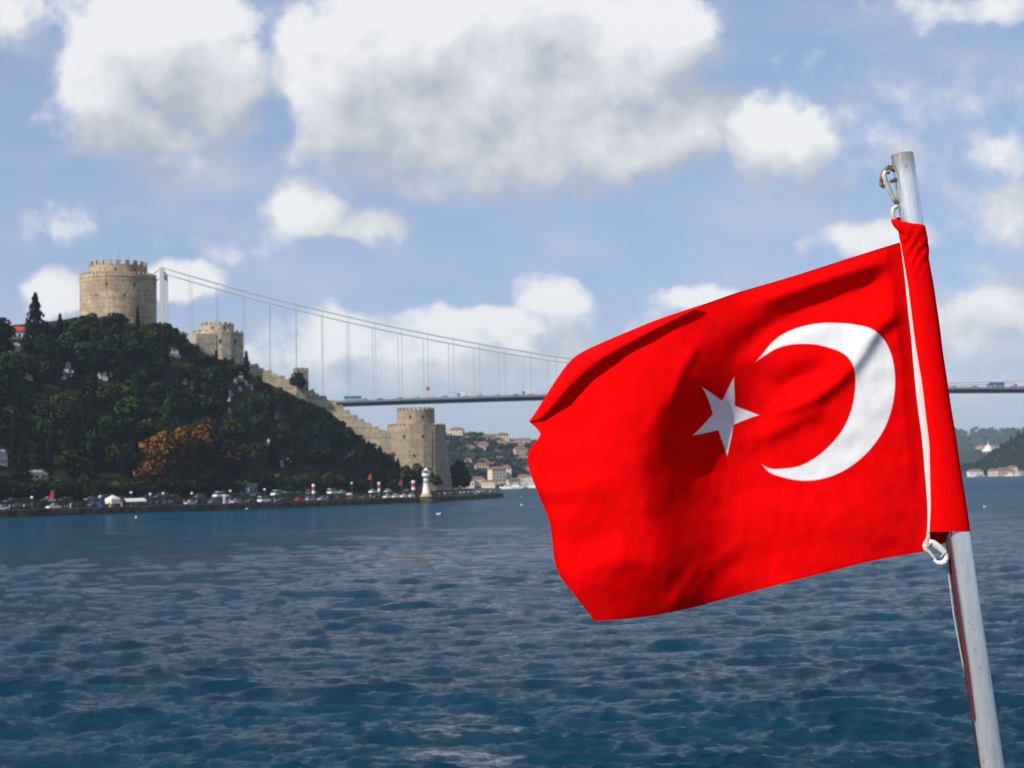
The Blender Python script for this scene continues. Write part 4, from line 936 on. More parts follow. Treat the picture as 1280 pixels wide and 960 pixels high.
def far_right():
    f = land('distant_ridge', [(100, 60), (500, 55), (640, 70), (900, 105), (1150, 118), (1205, 122), (1225, 116), (1260, 124), (1330, 120), (1500, 128), (1900, 110)], 4300, 900, M_FARHILL, nx=120, label='pale blue ridge on the horizon')
    mass('distant_wood', 'pale blue wood along the horizon ridge', f, 1500, (150, 1850), (.3, 1.02), 24, M_FARWOOD, 8)
    g = random.Random(31)
    f2 = land('town_hill', [(1040, 12), (1120, 40), (1190, 52), (1215, 50), (1250, 44), (1300, 40), (1500, 40)], 2700, 500, M_FARHILL, label='low hazy town hill on the far right shore')
    for i in range(34):
        px = 1196 + g.uniform(0, 62) if i < 28 else g.uniform(1100, 1190); tt = g.uniform(.25, 1.0); p = f2(px, tt)
        house(g.choice(['villa', 'block', 'long']), g.choice(['pinkish', 'pinkish', 'cream', 'white']), (p[0], p[1], p[2]), g.uniform(-.4, .4), g.uniform(.6, 1.0), px, 'on the far right town hill')
    f3 = land('wooded_headland', [(1120, 5), (1190, 8), (1215, 12), (1232, 22), (1250, 34), (1268, 44), (1290, 52), (1360, 60), (1500, 62)], 2150, 190, M_FARHILL, label='dark wooded headland at the right edge')
    mass('headland_wood', 'dark wood covering the headland at the right edge', f3, 620, (1185, 1420), (.12, 1.02), 9, mat('headland_leaf', (.020, .032, .016), .9, scale=.03, col2=(.010, .018, .010), spec=.1), 9)
    items = []
    for px, h in ((1232, 11), (1240, 12), (1247, 14), (1253, 13), (1259, 16), (1264, 13), (1268, 19), (1272, 15), (1276, 18), (1281, 14), (1287, 17), (1296, 14)):
        p = f3(px, .93); crown, trunk = random.choice(PROTO['cone']); t = thing('conifer_tree', 'c', 'tree', (p[0], p[1], p[2] + 1), g.uniform(0, 6), 'conifers on the right headland'); t.scale = (h * 1.1, h * 1.1, h); link('crown', crown, t); link('trunk', trunk, t)
        items.append((t, px, 'pointed dark conifer', 'on the right headland'))
    label_all(items, lambda k, pl, o: '%s %s from left %s' % (o or 'only', k, pl))
    for px, tt, kind, col, s in ((1203, .03, 'long', 'beige', .92), (1214, .05, 'block', 'cream', .8), (1222, .03, 'villa', 'beige', .6), (1236, .03, 'villa', 'white', .95), (1247, .05, 'long', 'white', .75), (1258, .05, 'long', 'white', .95), (1268, .03, 'villa', 'white', .6), (1278, .05, 'villa', 'white', .9), (1289, .05, 'long', 'cream', .8), (1190, .03, 'villa', 'cream', .8), (1170, .03, 'long', 'white', .8)):
        p = f3(px, tt); house(kind, col, (p[0], p[1] - 2, 1.5), g.uniform(-.2, .3), s, px, 'on the far right waterfront')
    label_all(HOUSES, lambda k, pl, o: '%s%s with red roof %s' % ((o + ' ') if o else '', k + (' from left' if o else ''), pl))
    Y = 2600; c = P(1236, 578, Y); k = PXM(Y); t = thing('domed_tower', 'pale tower with a wide gallery and domed top above the right waterfront', 'tower', (c.x, c.y, c.z - 4))
    mb = MB(); mb.lathe([(3.2 * k, 0), (2.6 * k, 4 + 12 * k)], 20); link('shaft', mb.mesh('shaft', M_PLASTER), t)
    mb = MB(); mb.lathe([(2.6 * k, 4 + 11 * k), (8 * k, 4 + 13 * k), (8 * k, 4 + 15.5 * k), (5 * k, 4 + 16.5 * k)], 24); link('gallery', mb.mesh('gallery', M_PLASTER), t)
    mb = MB(); mb.lathe([(5 * k, 4 + 16.4 * k), (4.6 * k, 4 + 18.5 * k), (3 * k, 4 + 20.5 * k), (1 * k, 4 + 22 * k), (.3 * k, 4 + 24 * k), (.2 * k, 4 + 27 * k)], 20); link('dome', mb.mesh('dome', M_PLASTER), t)
far_right()
def boats():
    t = thing('motor_boat', 'b', 'boat'); mb = MB()
    st = [(-1, .75, .0, 1.15), (-.4, .95, -.2, 1.1), (.2, .95, -.2, 1.2), (.7, .55, -.1, 1.45), (1, .04, .3, 1.7)]
    mb.rings([[(x * 4.5, -w * 1.5, zt), (x * 4.5, -w * 1.1, zb), (x * 4.5, w * 1.1, zb), (x * 4.5, w * 1.5, zt)] for x, w, zb, zt in st], smooth=False); link('hull', mb.mesh('hull', M_WHITE), t)
    mb = MB(); mb.box((-.6, 0, 1.9), (3.6, 2., 1.6), taper=.8); link('cabin', mb.mesh('cabin', M_WHITE), t); mb = MB(); mb.box((-.6, 0, 2.1), (3.5, 1.95, .5), taper=.93); link('cabin_window', mb.mesh('cabin_window', M_GLASS), t); mb = MB(); mb.tube([(-1, 0, 2.6), (-1.2, 0, 4.5)], .05, 5); link('mast', mb.mesh('mast', M_STEEL), t)
    items = []; first = True; g = random.Random(4)
    for px, Y, s in ((634, 1240, 1.1), (643, 1270, 1.6), (638, 1310, 1.3), (651, 1290, 1.1), (655, 1320, 1.3), (631, 1330, 1.), (647, 1335, 1.1), (668, 1300, 1.2), (1222, 2060, 1.8), (1227, 2090, 1.4), (1264, 2090, 1.8), (1216, 2100, 1.2), (1275, 2080, 1.4)):
        p = P(px, 600, Y); o = t if first else dup(t, (0, 0, 0)); first = False; o.location = (p.x, p.y, 0); o.rotation_euler.z = g.uniform(-.6, .6) + (3.14 if g.random() < .4 else 0); o.scale = (s,) * 3; o['group'] = 'white boats moored at the far shores'
        items.append((o, px, 'white motor boat', 'moored off the %s' % ('far right waterfront' if px > 900 else 'town beyond the castle')))
    label_all(items, lambda k, pl, o: '%s %s from left %s' % (o or 'only', k, pl))
boats()
def gulls():
    mb = MB(); mb.lathe([(.02, -.26), (.09, -.16), (.12, 0), (.09, .14), (.055, .2)], 10); body = mb
    def rot(v): return (v[2], v[1], -v[0] * .8 + .06 + max(0, -v[2]) * .15)
    body.v = [rot(v) for v in body.v]
    t = thing('floating_gull', 'g', 'gull'); link('body', body.mesh('body', M_WHITE), t)
    mb = MB(); mb.lathe([(.03, .0), (.055, .05), (.05, .1), (.01, .14)], 8, (.19, 0, .1)); mb.tube([(.22, 0, .18), (.31, 0, .16)], [.018, .004], 5); link('head', mb.mesh('head', M_WHITE), t)
    for s in (-1, 1): mb = MB(); mb.rings([[(.12, s * .10, .08), (.1, s * .125, .02), (-.1, s * .12, .03), (-.34, s * .03, .14), (-.1, s * .07, .14)], [(.12, s * .095, .09), (.1, s * .11, .03), (-.1, s * .105, .05), (-.32, s * .02, .14), (-.1, s * .05, .15)]], smooth=False); link('wing', mb.mesh('wing', mat('gull_grey', (.45, .46, .48))), t)
    L = [(548, 644, 2.4, 'white gull floating off the quay below the lighthouse'), (651, 622, 2.4, 'small white gull on the water just left of the flag, nearest the quay tip'), (652, 632, 2., 'white gull on the water left of the flag below another gull'), (1231, 635, 2.2, 'white gull on the water right of the flagpole'), (170, 648, 2.2, 'pale gull on the water in front of the white tent'), (308, 637, 1.8, 'pale gull beside the quay wall below the grey building')]
    for i, (px, py, s, lab) in enumerate(L):
        d = ray(px, py); p = d * (CAMZ / -d.z); o = t if i == 0 else dup(t, (0, 0, 0)); o.location = (p.x, p.y, .1); o.rotation_euler.z = i * 1.3; o.scale = (s,) * 3; o['label'] = lab; o['group'] = 'gulls on the water'
gulls()

# ------------------------------------------------------------------ flagpole and flag
FY = 3.0; K = PXM(FY)
def steel_material():
    m = bpy.data.materials.new('worn_steel'); m.use_nodes = True; t = m.node_tree; b = t.nodes['Principled BSDF']
    tc = t.nodes.new('ShaderNodeTexCoord'); co = S(t, tc.outputs['Object'])
    st = node(t, 'ShaderNodeMapping', {'Vector': co, 'Scale': (60., 60., 9.)})
    sp = node(t, 'ShaderNodeTexNoise', {'Vector': node(t, 'ShaderNodeMapping', {'Vector': co, 'Scale': (55., 55., 30.)}), 'Scale': 1., 'Detail': 5., 'Roughness': .6})
    br = node(t, 'ShaderNodeTexNoise', {'Vector': st, 'Scale': 2., 'Detail': 4.})
    sx = t.nodes.new('ShaderNodeSeparateXYZ'); t.links.new(co.o, sx.inputs[0]); z = S(t, sx.outputs[2])
    top = z.ss(-.055, -.005)
    rust = (sp + top * .13).ss(.63, .72)
    c = mixc(t, br.ss(.3, .7), (.86, .86, .87), (.97, .97, .97)); c = mixc(t, rust * .85, c, (.20, .11, .045))
    c = mixc(t, top * .6, c, (.30, .24, .15))
    t.links.new(c.o, b.inputs['Base Color']); b.inputs['Metallic'].default_value = .74
    t.links.new((br * .12 + rust * .4 + .15).o, b.inputs['Roughness'])
    return m
M_POLE = steel_material()
M_ROPE = mat('white_rope', (.62, .60, .54), .9, scale=60., var=.3)
M_RUST = mat('rusty_iron', (.13, .075, .04), .75, metal=.4, scale=90., col2=(.30, .27, .23))
M_HOOK = mat('white_hook', (.78, .77, .73), .35, scale=40., var=.1)
def q(px, py, dy=0.): return P(px, py, FY + dy)
def axis(py): return 1128.5 + 111.5 * (py - 200) / 760
def pole():
    o = q(axis(193), 193)
    t = thing('flagpole', 'leaning weathered steel flagpole carrying the large red flag', 'flagpole', o)
    pts = [q(axis(y), y) - o for y in (193, 300, 500, 700, 960, 1150)]; ax = (pts[-1] - pts[0])
    mb = MB(); rr = [14.0 * K, 14.1 * K, 14.4 * K, 14.7 * K, 15.1 * K, 15.4 * K]
    mb.tube(pts, rr, 40, cap=False); d = ax.normalized()
    mb.tube([pts[0], pts[0] - d * .0012, pts[0] - d * .0012, pts[0] + d * .05], [14. * K, 13.6 * K, 12.2 * K, 12.2 * K], 40, cap=False)
    link('tube', mb.mesh('tube', M_POLE), t)
    mb = MB(); mb.tube([pts[0] + d * .05, pts[0] + d * .052], 12.3 * K, 24); link('plug', mb.mesh('plug', M_DARK), t)
    L = lambda px, py, dy=0.: q(px, py, dy) - o
    mb = MB(); mb.tube([L(1118, 213, -.004), L(1110, 209, -.008), L(1106, 212, -.01), L(1102.5, 219, -.01), L(1101.5, 226, -.01), L(1101.5, 232, -.008)], [.0042, .0038, .0046, .004, .0034, .0038], 8)
    mb.tube([L(1103, 216, -.012), L(1112, 214.5, -.012)], .0042, 8); mb.tube([L(1113, 207, -.006), L(1111, 212, -.006)], .0048, 6); mb.tube([L(1100, 230, -.008), L(1106, 234, -.008)], .0036, 6)
    cl = link('cleat', mb.mesh('cleat', M_RUST), t)
    mb = MB(); mb.tube([L(1120, 224, -.006), L(1113.5, 227, -.014)], [.0042, .0038], 6); link('bolt', mb.mesh('bolt', M_RUST), cl)
    mb = MB(); mb.tube([L(axis(y) - 14.9, y, -.004) for y in (640, 700, 800, 960, 1120)], .0027, 8); link('seam_strip', mb.mesh('seam_strip', mat('black_rubber', (.02, .018, .018), .6)), t)
pole()
def ropes():
    def rope(name, label, pts, rad, m, twist=0):
        o = pts[0].copy(); P2 = []
        for a, b in zip(pts, pts[1:]):
            n = max(2, int((b - a).length / .0035))
            for i in range(n): P2.append(a + (b - a) * i / n)
        P2.append(pts[-1]); mb = MB()
        if twist:
            for ph in (0, 2.09, 4.19): mb.tube([p - o + Vector((math.cos(i * 1.1 + ph), math.sin(i * 1.1 + ph), 0)) * rad * .5 for i, p in enumerate(P2)], rad * .62, 6)
        else: mb.tube([p - o for p in P2], rad, 8)
        tag(link(name, mb.mesh(name, m), None, o), label, 'rope')
    rope('rope', 'short white rope looped from the rusty cleat at the pole top', [q(1107, 214, -.016), q(1105, 219, -.016), q(1108, 229, -.014), q(1113, 240, -.011), q(1118, 250, -.008), q(1121, 254, .0)], .0044, M_ROPE)
    rope('rope', 'white rope end bulging out just above the red collar', [q(1121, 258, -.006), q(1116.5, 261, -.010), q(1115.5, 267, -.012), q(1117, 273, -.012), q(1122, 279, -.010)], .0042, M_ROPE)
    rope('rope', 'thin twisted grey rope running down the left side of the pole', [q(1180, 692, -.008), q(1183.0, 702, -.006), q(1185.5, 715, -.006), q(1192.5, 770, -.006), q(1204, 832, -.003), q(1213, 858, .016), q(1222, 880, .022)], .0018, mat('grey_rope', (.42, .42, .42), .9, scale=80.), 1)
    rope('ribbon', 'narrow dark red ribbon hanging down the pole below the sleeve', [q(axis(y) - o, y, -d) for y, o, d in ((650, 12., .017), (690, 12.4, .017), (720, 12.4, .017), (770, 12.4, .0165), (840, 12.6, .016), (900, 13.6, .012))], .0022, mat('dark_red_ribbon', (.17, .005, .010), .8, var=.1))
ropes()
def clip():
    o = q(1168, 690, -.02)
    t = thing('snap_hook', 'white snap hook hanging at the lower hoist corner of the flag', 'snap hook', o)
    L = lambda px, py, dy=0.: q(px, py, -.02 + dy) - o
    Z = lambda x, y, d=0.: L(1140 + x / 9.6, 640 + y / 9.6, d)
    rk = lambda *a: [v / 9.6 * K for v in a]
    mb = MB(); mb.tube([Z(150, 420), Z(168, 385), Z(215, 368), Z(262, 384), Z(330, 432), Z(385, 478), Z(402, 520)], rk(30, 42, 46, 47, 44, 36, 32), 14)
    mb.tube([Z(158, 400), Z(165, 440), Z(205, 478), Z(250, 530), Z(285, 572)], rk(34, 32, 22, 15, 11), 10); link('link_body', mb.mesh('link_body', M_HOOK), t)
    mb = MB(); mb.tube([Z(408, 500), Z(412, 555), Z(388, 602), Z(340, 617), Z(295, 602), Z(256, 574)], rk(28, 34, 38, 32, 24, 8), 12); link('hook', mb.mesh('hook', M_HOOK), t)
    mb = MB(); mb.tube([L(1159.5, 683.5, -.0055), L(1165, 678.5, -.0065)], .0020, 8); mb.tube([L(1175.5, 697, -.003), L(1182.5, 690, -.004)], .0022, 8); link('gate_pin', mb.mesh('gate_pin', mat('worn_brass', (.35, .29, .22), .5, metal=.5)), t)
    mb = MB(); mb.tube([L(1160.5, 664, .006), L(1160.5, 671, .002), L(1158, 678, -.004), L(1160, 684, -.005)], [.003, .004, .0045, .003], 8); link('lashing', mb.mesh('lashing', mat('pinkish_cord', (.60, .45, .40), .9, scale=80.)), t)
clip()

# the flag: cloth coordinates (a = from hoist to fly, b = bottom to top, hoist length = 1) laid onto the wind-blown shape
def crop(pts): return np.array([(640 + x / 1.847, 280 + y / 1.847) for x, y in pts])
OUT = crop([(562, 323), (590, 285), (620, 258), (660, 240), (700, 231), (750, 229), (800, 234), (830, 242), (855, 262), (875, 300), (884, 350), (880, 410), (865, 460), (835, 510), (795, 550), (750, 577), (700, 591), (650, 590), (600, 577), (557, 553)])
INN = crop([(562, 323), (590, 300), (620, 284), (660, 277), (700, 278), (740, 288), (770, 302), (790, 332), (793, 365), (790, 400), (780, 440), (760, 480), (730, 515), (700, 540), (660, 560), (620, 565), (580, 558), (557, 553)])
STAR = crop([(567, 441), (512, 357), (445, 390), (421, 503), (497, 533)])
HOIST = np.array([(1125, 303), (1131.5, 355), (1139, 430), (1145, 494), (1153, 554), (1158.6, 630), (1160.2, 665), (1157, 689)], float)
BOT = np.array([(1157, 689), (1095, 700), (1019, 719), (938, 740), (857, 762), (802, 772), (743, 777)], float)
FLY = np.array([(743, 777), (724, 751), (694, 713), (691, 681), (686, 648), (672, 616), (662, 589), (656.5, 568), (672, 550), (677, 540), (661, 526.5)], float)
SIL = np.array([(1125, 303), (1073, 319), (992, 345), (911, 369), (878, 381), (829.5, 396), (775, 418.5), (745, 431.5), (715, 448), (704, 459), (691, 482), (677.5, 502.5), (661, 526.5)], float)
FLAP = np.array([(1125, 303), (1073, 319), (992, 345), (911, 369.5), (878, 382), (829.5, 406), (799, 422), (771, 437.5), (752.5, 448.5), (730, 465.5), (711, 483), (696, 502), (677.5, 522), (662, 528)], float)
AT = 1.32
def arclen(p):
    d = np.concatenate([[0], np.cumsum(np.linalg.norm(np.diff(p, axis=0), axis=1))]); return d / d[-1]
def along(p, t):
    s = arclen(p); return np.stack([np.interp(t, s, p[:, 0]), np.interp(t, s, p[:, 1])], -1)
def build_flag_map():
    src, dst = [], []
    for t in np.linspace(0, 1, 9): src.append((0, 1 - t)); dst.append(along(HOIST, t))
    for t in np.linspace(.08, 1, 12): src.append((AT * t, 0)); dst.append(along(BOT, t))
    for t in np.linspace(.08, 1, 12): src.append((AT, t)); dst.append(along(FLY, t))
    for t in np.linspace(.07, .95, 14): src.append((AT * t, 1)); dst.append(along(SIL, t))
    src, dst = np.array(src), np.array(dst); inv = tps(dst / 400, src, 1e-4)
    fo, fi, fs = inv(OUT / 400), inv(INN / 400), inv(STAR / 400)
    def circ(p):
        A = np.c_[2 * p, np.ones(len(p))]; s = np.linalg.lstsq(A, (p ** 2).sum(1), rcond=None)[0]; return s[0], s[1], math.sqrt(s[2] + s[0] ** 2 + s[1] ** 2)
    co, ci = circ(fo), circ(fi); sc_ = fs.mean(0); v = fs - sc_; sr = np.linalg.norm(v, axis=1).mean()
    ang = np.arctan2(v[:, 1], v[:, 0]); idx = np.arange(5); step = -2 * math.pi / 5 if np.unwrap(ang)[-1] < np.unwrap(ang)[0] else 2 * math.pi / 5
    a0 = math.atan2(np.sin(ang - idx * step).sum(), np.cos(ang - idx * step).sum())
    def snap(p, c): d = p - c[:2]; return np.array(c[:2]) + d / np.linalg.norm(d, axis=1)[:, None] * c[2]
    ideal = np.array([(sc_[0] + sr * math.cos(a0 + k * step), sc_[1] + sr * math.sin(a0 + k * step)) for k in idx])
    s2 = np.vstack([src, snap(fo[1:-1], co), snap(fi[1:-1], ci), ideal]); d2 = np.vstack([dst, OUT[1:-1], INN[1:-1], STAR])
    return tps(s2, d2 / 400, 3e-4), co, ci, (sc_[0], sc_[1], sr, a0)
FMAP, CO, CI, ST = build_flag_map()
def pl_dist(P2, line):
    """signed distance (positive to the right of travel), and position along a polyline"""
    line = np.array(line, float); pp = np.vstack([2 * line[0] - line[1], line, 2 * line[-1] - line[-2]]); sm_ = []
    for i in range(1, len(pp) - 2):                                   # Catmull-Rom, so that folds carry no creases
        for u in np.linspace(0, 1, 9)[:-1]: a, b, c, d = pp[i - 1:i + 3]; sm_.append(.5 * (2 * b + (c - a) * u + (2 * a - 5 * b + 4 * c - d) * u * u + (3 * b - a - 3 * c + d) * u ** 3))
    line = np.array(sm_ + [line[-1]]); best = np.full(len(P2), 1e9); sg = np.zeros(len(P2)); tt = np.zeros(len(P2)); s = arclen(line)
    for i in range(len(line) - 1):
        a, b = line[i], line[i + 1]; d = b - a; L = d @ d; u = np.clip(((P2 - a) @ d) / L, 0, 1); e = P2 - a - u[:, None] * d; r = np.linalg.norm(e, axis=1)
        side = np.sign(d[0] * (P2 - a)[:, 1] - d[1] * (P2 - a)[:, 0]); m = r < best; best[m] = r[m]; sg[m] = side[m]; tt[m] = (s[i] + u * (s[i + 1] - s[i]))[m]
    return best * np.where(sg == 0, 1, sg), tt
# folds: polyline in photo pixels, height towards the viewer in metres, half widths on either side, fade at start and end
FOLDS = [
    ([(925, 350), (892, 395), (858, 440), (826, 490), (806, 540), (797, 590), (802, 650), (824, 725), (856, 810), (880, 860)], .103, 70, 135, .28, .34),
    ([(1118, 345), (1050, 372), (985, 398), (930, 432), (890, 470)], -.016, 16, 16, .15, .3),
    ([(1122, 322), (1060, 340), (985, 366), (915, 388)], .012, 12, 14, .2, .3),
    ([(1134, 385), (1098, 410), (1070, 452), (1030, 490), (975, 512), (945, 512)], .013, 10, 18, .12, .25),
    ([(1040, 505), (1005, 520), (965, 540), (930, 548)], .010, 12, 16, .3, .3),
    ([(1050, 455), (1010, 470), (960, 492)], -.010, 12, 14, .3, .3),
    ([(655, 590), (690, 612), (735, 604), (765, 590)], .012, 14, 18, .1, .4),
    ([(688, 660), (725, 640), (770, 600)], .006, 20, 26, .2, .5),
    ([(700, 730), (760, 705), (800, 660)], .006, 24, 30, .2, .4),
    ([(835, 765), (862, 725), (890, 690)], .003, 8, 10, .2, .4),
    ([(858, 758), (886, 715), (920, 680)], .0025, 8, 10, .2, .4),
    ([(900, 620), (960, 640), (1060, 650), (1150, 650)], .008, 30, 40, .3, .3),
    ([(880, 420), (850, 470), (835, 520)], .004, 7, 9, .3, .3),
]
def sms(x): x = np.clip(x, 0, 1); return x * x * (3 - 2 * x)
def relief(P2):
    D = np.zeros(len(P2))
    for line, amp, wr, wl, f0, f1 in FOLDS:
        d, t = pl_dist(P2, line); w = np.where(d > 0, wl, wr)
        D += amp * np.exp(-(d / w) ** 2) * sms(t / f0) * sms((1 - t) / f1)
    for i, pnt in enumerate(P2): D[i] += .0024 * noise.noise(Vector((pnt[0] * .022 + pnt[1] * .012, pnt[1] * .034 - pnt[0] * .008, 2.))) + .0011 * noise.noise(Vector((pnt[0] * .07, pnt[1] * .05, 7.)))
    return D
def flag_material():
    m = bpy.data.materials.new('flag_cloth'); m.use_nodes = True; t = m.node_tree; b = t.nodes['Principled BSDF']
    uv = t.nodes.new('ShaderNodeUVMap'); uv.uv_map = 'cloth'; sp = t.nodes.new('ShaderNodeSeparateXYZ'); t.links.new(uv.outputs[0], sp.inputs[0]); u, v = S(t, sp.outputs[0]), S(t, sp.outputs[1])
    def dist(c): dx, dy = u - c[0], v - c[1]; return (dx * dx + dy * dy)._m('SQRT'), dx, dy
    e = .0022
    ro, _, _ = dist(CO); ri, _, _ = dist(CI)
    cres = ro.lin(CO[2] - e, CO[2] + e, 1, 0) * ri.lin(CI[2] - e, CI[2] + e, 0, 1)
    rs, dx, dy = dist(ST); th = dy._m('ARCTAN2', dx) - ST[3]; w = 2 * math.pi / 5
    fold = ((th / w + 10.5)._m('FRACT') - .5)._m('ABSOLUTE') * w
    px, py = rs * fold._m('COSINE'), rs * fold._m('SINE'); Rr = ST[2] * 1.02; ri_ = Rr * .385
    qx, qy = ri_ * math.cos(w / 2), ri_ * math.sin(w / 2); nx, ny = qy, Rr - qx; nl = math.hypot(nx, ny)
    sd = px * (nx / nl) + py * (ny / nl) - Rr * nx / nl
    star = sd.lin(-e, e, 1, 0)
    mark = cres._m('MAXIMUM', star)
    wv = node(t, 'ShaderNodeTexNoise', {'Vector': S(t, uv.outputs[0]), 'Scale': 14., 'Detail': 5., 'Roughness': .6})
    red = mixc(t, wv.ss(.3, .7), (.80, .0010, .0016), (.88, .0012, .0020))
    hem = (v.lin(.012, .013, 1, 0))._m('MAXIMUM', u.lin(AT - .016, AT - .015, 0, 1))
    red = mixc(t, hem * .35, red, (.60, .001, .002))
    c = mixc(t, mark, red, (.80, .80, .82))
    t.links.new(c.o, b.inputs['Base Color']); b.inputs['Roughness'].default_value = .8; b.inputs['Specular IOR Level'].default_value = .03
    wa = node(t, 'ShaderNodeTexWave', {'Vector': S(t, uv.outputs[0]), 'Scale': 260., 'Distortion': .3}); wb = node(t, 'ShaderNodeTexNoise', {'Vector': S(t, uv.outputs[0]), 'Scale': 38., 'Detail': 4.})
    bp_ = t.nodes.new('ShaderNodeBump'); bp_.inputs['Distance'].default_value = .0009; bp_.inputs['Strength'].default_value = .8
    t.links.new((wb + wa * .12).o, bp_.inputs['Height']); t.links.new(bp_.outputs[0], b.inputs['Normal'])
    tr = node(t, 'ShaderNodeBsdfTranslucent', {'Color': c}); mx = node(t, 'ShaderNodeMixShader', {0: .06, 1: S(t, b.outputs[0]), 2: tr}); t.links.new(mx.o, t.nodes['Material Output'].inputs[0])
    return m
M_FLAG = flag_material()
def build_flag():
    na, nb, nf = 260, 200, 26
    A = np.linspace(0, AT, na); Bv = np.linspace(0, 1, nb)
    aa, bb = np.meshgrid(A, Bv, indexing='ij')
    P2 = FMAP(np.stack([aa.ravel(), bb.ravel()], 1)) * 400
    D = relief(P2).reshape(na, nb); P2 = P2.reshape(na, nb, 2)
    # the folded-over top: width and depth of the curl grow towards the fly
    tA = A / AT; sil = along(SIL, tA); w = np.clip((tA - .52) / .25, 0, 1) * np.clip((1.004 - tA) / .10, 0, 1)
    lip = np.stack([np.interp(sil[:, 0], FLAP[::-1, 0], FLAP[::-1, 0]), np.interp(sil[:, 0], FLAP[::-1, 0], FLAP[::-1, 1])], 1)
    # push the lip down and left along the outward normal of the silhouette, to the traced edge
    arc = arclen(FLAP); key = np.interp(tA, arclen(SIL), np.array([0, .11, .28, .45, .52, .62, .72, .775, .835, .865, .915, .955, 1.]))
    lip = along(FLAP, np.interp(tA, [0, .52, 1], [0, np.interp(878, FLAP[::-1, 0], arc[::-1]), 1]))
    curl = .037 * w
    V = np.zeros((na, nb + nf, 3)); UV = np.zeros((na, nb + nf, 2))
    g = np.random.default_rng(3)
    for i in range(na):
        for j in range(nb):
            b = Bv[j]; back = -.022 * w[i] * np.clip((b - .90) / .10, 0, 1) ** 2
            fade = np.clip(A[i] / .05, 0, 1)
            dd = D[i, j] * fade + back + .010 * fade * math.sin(aa[i, j] * 5 + b * 2)
            V[i, j] = q(P2[i, j, 0], P2[i, j, 1], -(.012 + dd)); UV[i, j] = (A[i], b * (1 - .10 * w[i]))
        d0 = .012 + D[i, nb - 1] * np.clip(A[i] / .05, 0, 1) - .022 * w[i] + .010 * np.clip(A[i] / .05, 0, 1) * math.sin(A[i] * 5 + 2)
        for k in range(nf):
            s = (k + 1) / nf; p = P2[i, nb - 1] * (1 - s) + lip[i] * s if w[i] > 0 else P2[i, nb - 1]
            dd = d0 + curl[i] * (1.55 * math.sin(min(s * 1.9, 1.57)) ) + .0006 * s
            V[i, nb + k] = q(p[0], p[1], -dd); UV[i, nb + k] = (A[i], (1 - .10 * w[i]) + .10 * w[i] * s)
    me = grid_mesh('flag', V, na, nb + nf, M_FLAG)
    uv = me.uv_layers.new(name='cloth'); li = np.zeros(len(me.loops), np.int32); me.loops.foreach_get('vertex_index', li)
    uv.data.foreach_set('uv', UV.reshape(-1, 2)[li].astype(np.float32).ravel())
    o = tag(link('flag', me), 'large red flag with white crescent and star blowing from the steel pole', 'flag')
    # white hem tape along the hoist
    L, Rr = HOIST[:-1], np.array([(1127, 303), (1135.7, 355), (1145, 430), (1155.5, 494), (1163, 554), (1164.5, 630), (1163.5, 665)], float)
    V = []
    for t_ in np.linspace(0, 1, 40):
        a = along(L, t_); y = a[1]; bx = np.interp(y, Rr[:, 1], Rr[:, 0]) + 3
        V.append([q(a[0] - 3, y, -.0095), q(a[0] + 1, y, -.0115), q((a[0] + bx) / 2, y, -.0125), q(bx, y, -.010)])
    tape = mat('white_tape', (.78, .74, .72), .85, scale=60., var=.08); link('hem_tape', grid_mesh('hem_tape', V, 40, 4, tape), o)
    # the red sleeve round the pole with its rolled collar
    rows = [(1119, 272.5, 1153, 279, 0), (1114.5, 273.5, 1156.5, 283, .004), (1113.5, 277, 1158, 290, .006), (1117, 283, 1159.5, 297, .005), (1123, 289, 1160, 304, .003), (1124, 297, 1161.5, 312, .002), (1125.5, 303, 1161, 322, 0), (1134.5, 355, 1168.5, 362, 0), (1144, 430, 1178, 434, 0), (1152.5, 480, 1185, 483, 0), (1161.5, 556, 1197, 558, 0), (1163, 630, 1208, 631, 0), (1161.5, 664, 1212.8, 664, 0)]
    rows = np.array(rows, float); tt = np.linspace(0, len(rows) - 1, 150); rings = []; n = 64
    rr = np.stack([np.interp(tt, np.arange(len(rows)), rows[:, i]) for i in range(5)], 1)
    for it, (lx, ly, rx, ry, ex) in enumerate(rr):
        pr = [];
        for k in range(n):
            th = 2 * math.pi * k / n; c = math.cos(th); x = (lx + rx) / 2 + (rx - lx) / 2 * c; y = (ly + ry) / 2 + (ry - ly) / 2 * c
            dep = math.copysign(abs(math.sin(th)) ** .42, math.sin(th)) * (.0246 + ex) ; y2 = y + 2.5 * math.sin(th) * (1 if it < 60 else .3)
            if it > 118 and dep < 0: y2 += 20 * ((it - 118) / 31) ** 2 * min(1, -dep / .02) * (.5 - .5 * c + .15)
            wr = .0011 * noise.noise(Vector((x * .05 + th, y * .02, 5))) + .0013 * math.sin(y * .33 + x * .3 + 2.2 * math.sin(th * 2)) * math.exp(-((y - 312) / 28) ** 2)
            sx = noise.noise(Vector((3.1, y * .018, 0))) * .8
            pr.append(q(x + sx * (1 if k < n / 4 or k > 3 * n / 4 else 0), y2, -dep * (1 if dep > 0 else .9) - wr))
        rings.append(pr)
    mb = MB(); mb.rings(rings, cap=False); sm = mat('sleeve_cloth', (.86, .0012, .002), .8, scale=25., var=.06, bump=.0006, bscale=60., spec=.03, trans=.08)
    link('sleeve', mb.mesh('sleeve', sm), o)
build_flag()

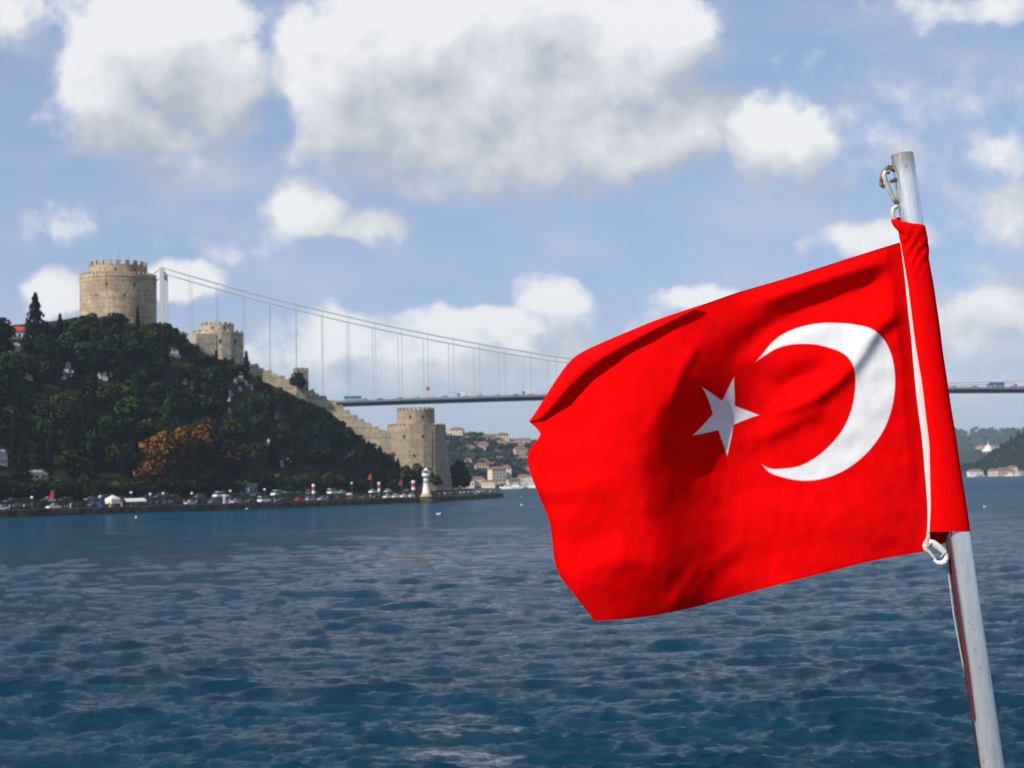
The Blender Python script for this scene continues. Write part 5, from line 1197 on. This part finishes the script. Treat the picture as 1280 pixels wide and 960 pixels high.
# ------------------------------------------------------------------ air
def haze():
    mb = MB(); mb.box((0, 0, 100), (32000, 32000, 208)); m = bpy.data.materials.new('haze_air'); m.use_nodes = True; t = m.node_tree; t.nodes.clear()
    v = t.nodes.new('ShaderNodeVolumePrincipled'); v.inputs['Color'].default_value = (.62, .80, 1, 1); v.inputs['Density'].default_value = .00008; v.inputs['Anisotropy'].default_value = 0.
    o = t.nodes.new('ShaderNodeOutputMaterial'); t.links.new(v.outputs[0], o.inputs['Volume'])
    tag(link('haze', mb.mesh('haze', m)), 'thin blue haze over the strait', None, None, 'stuff')
haze()
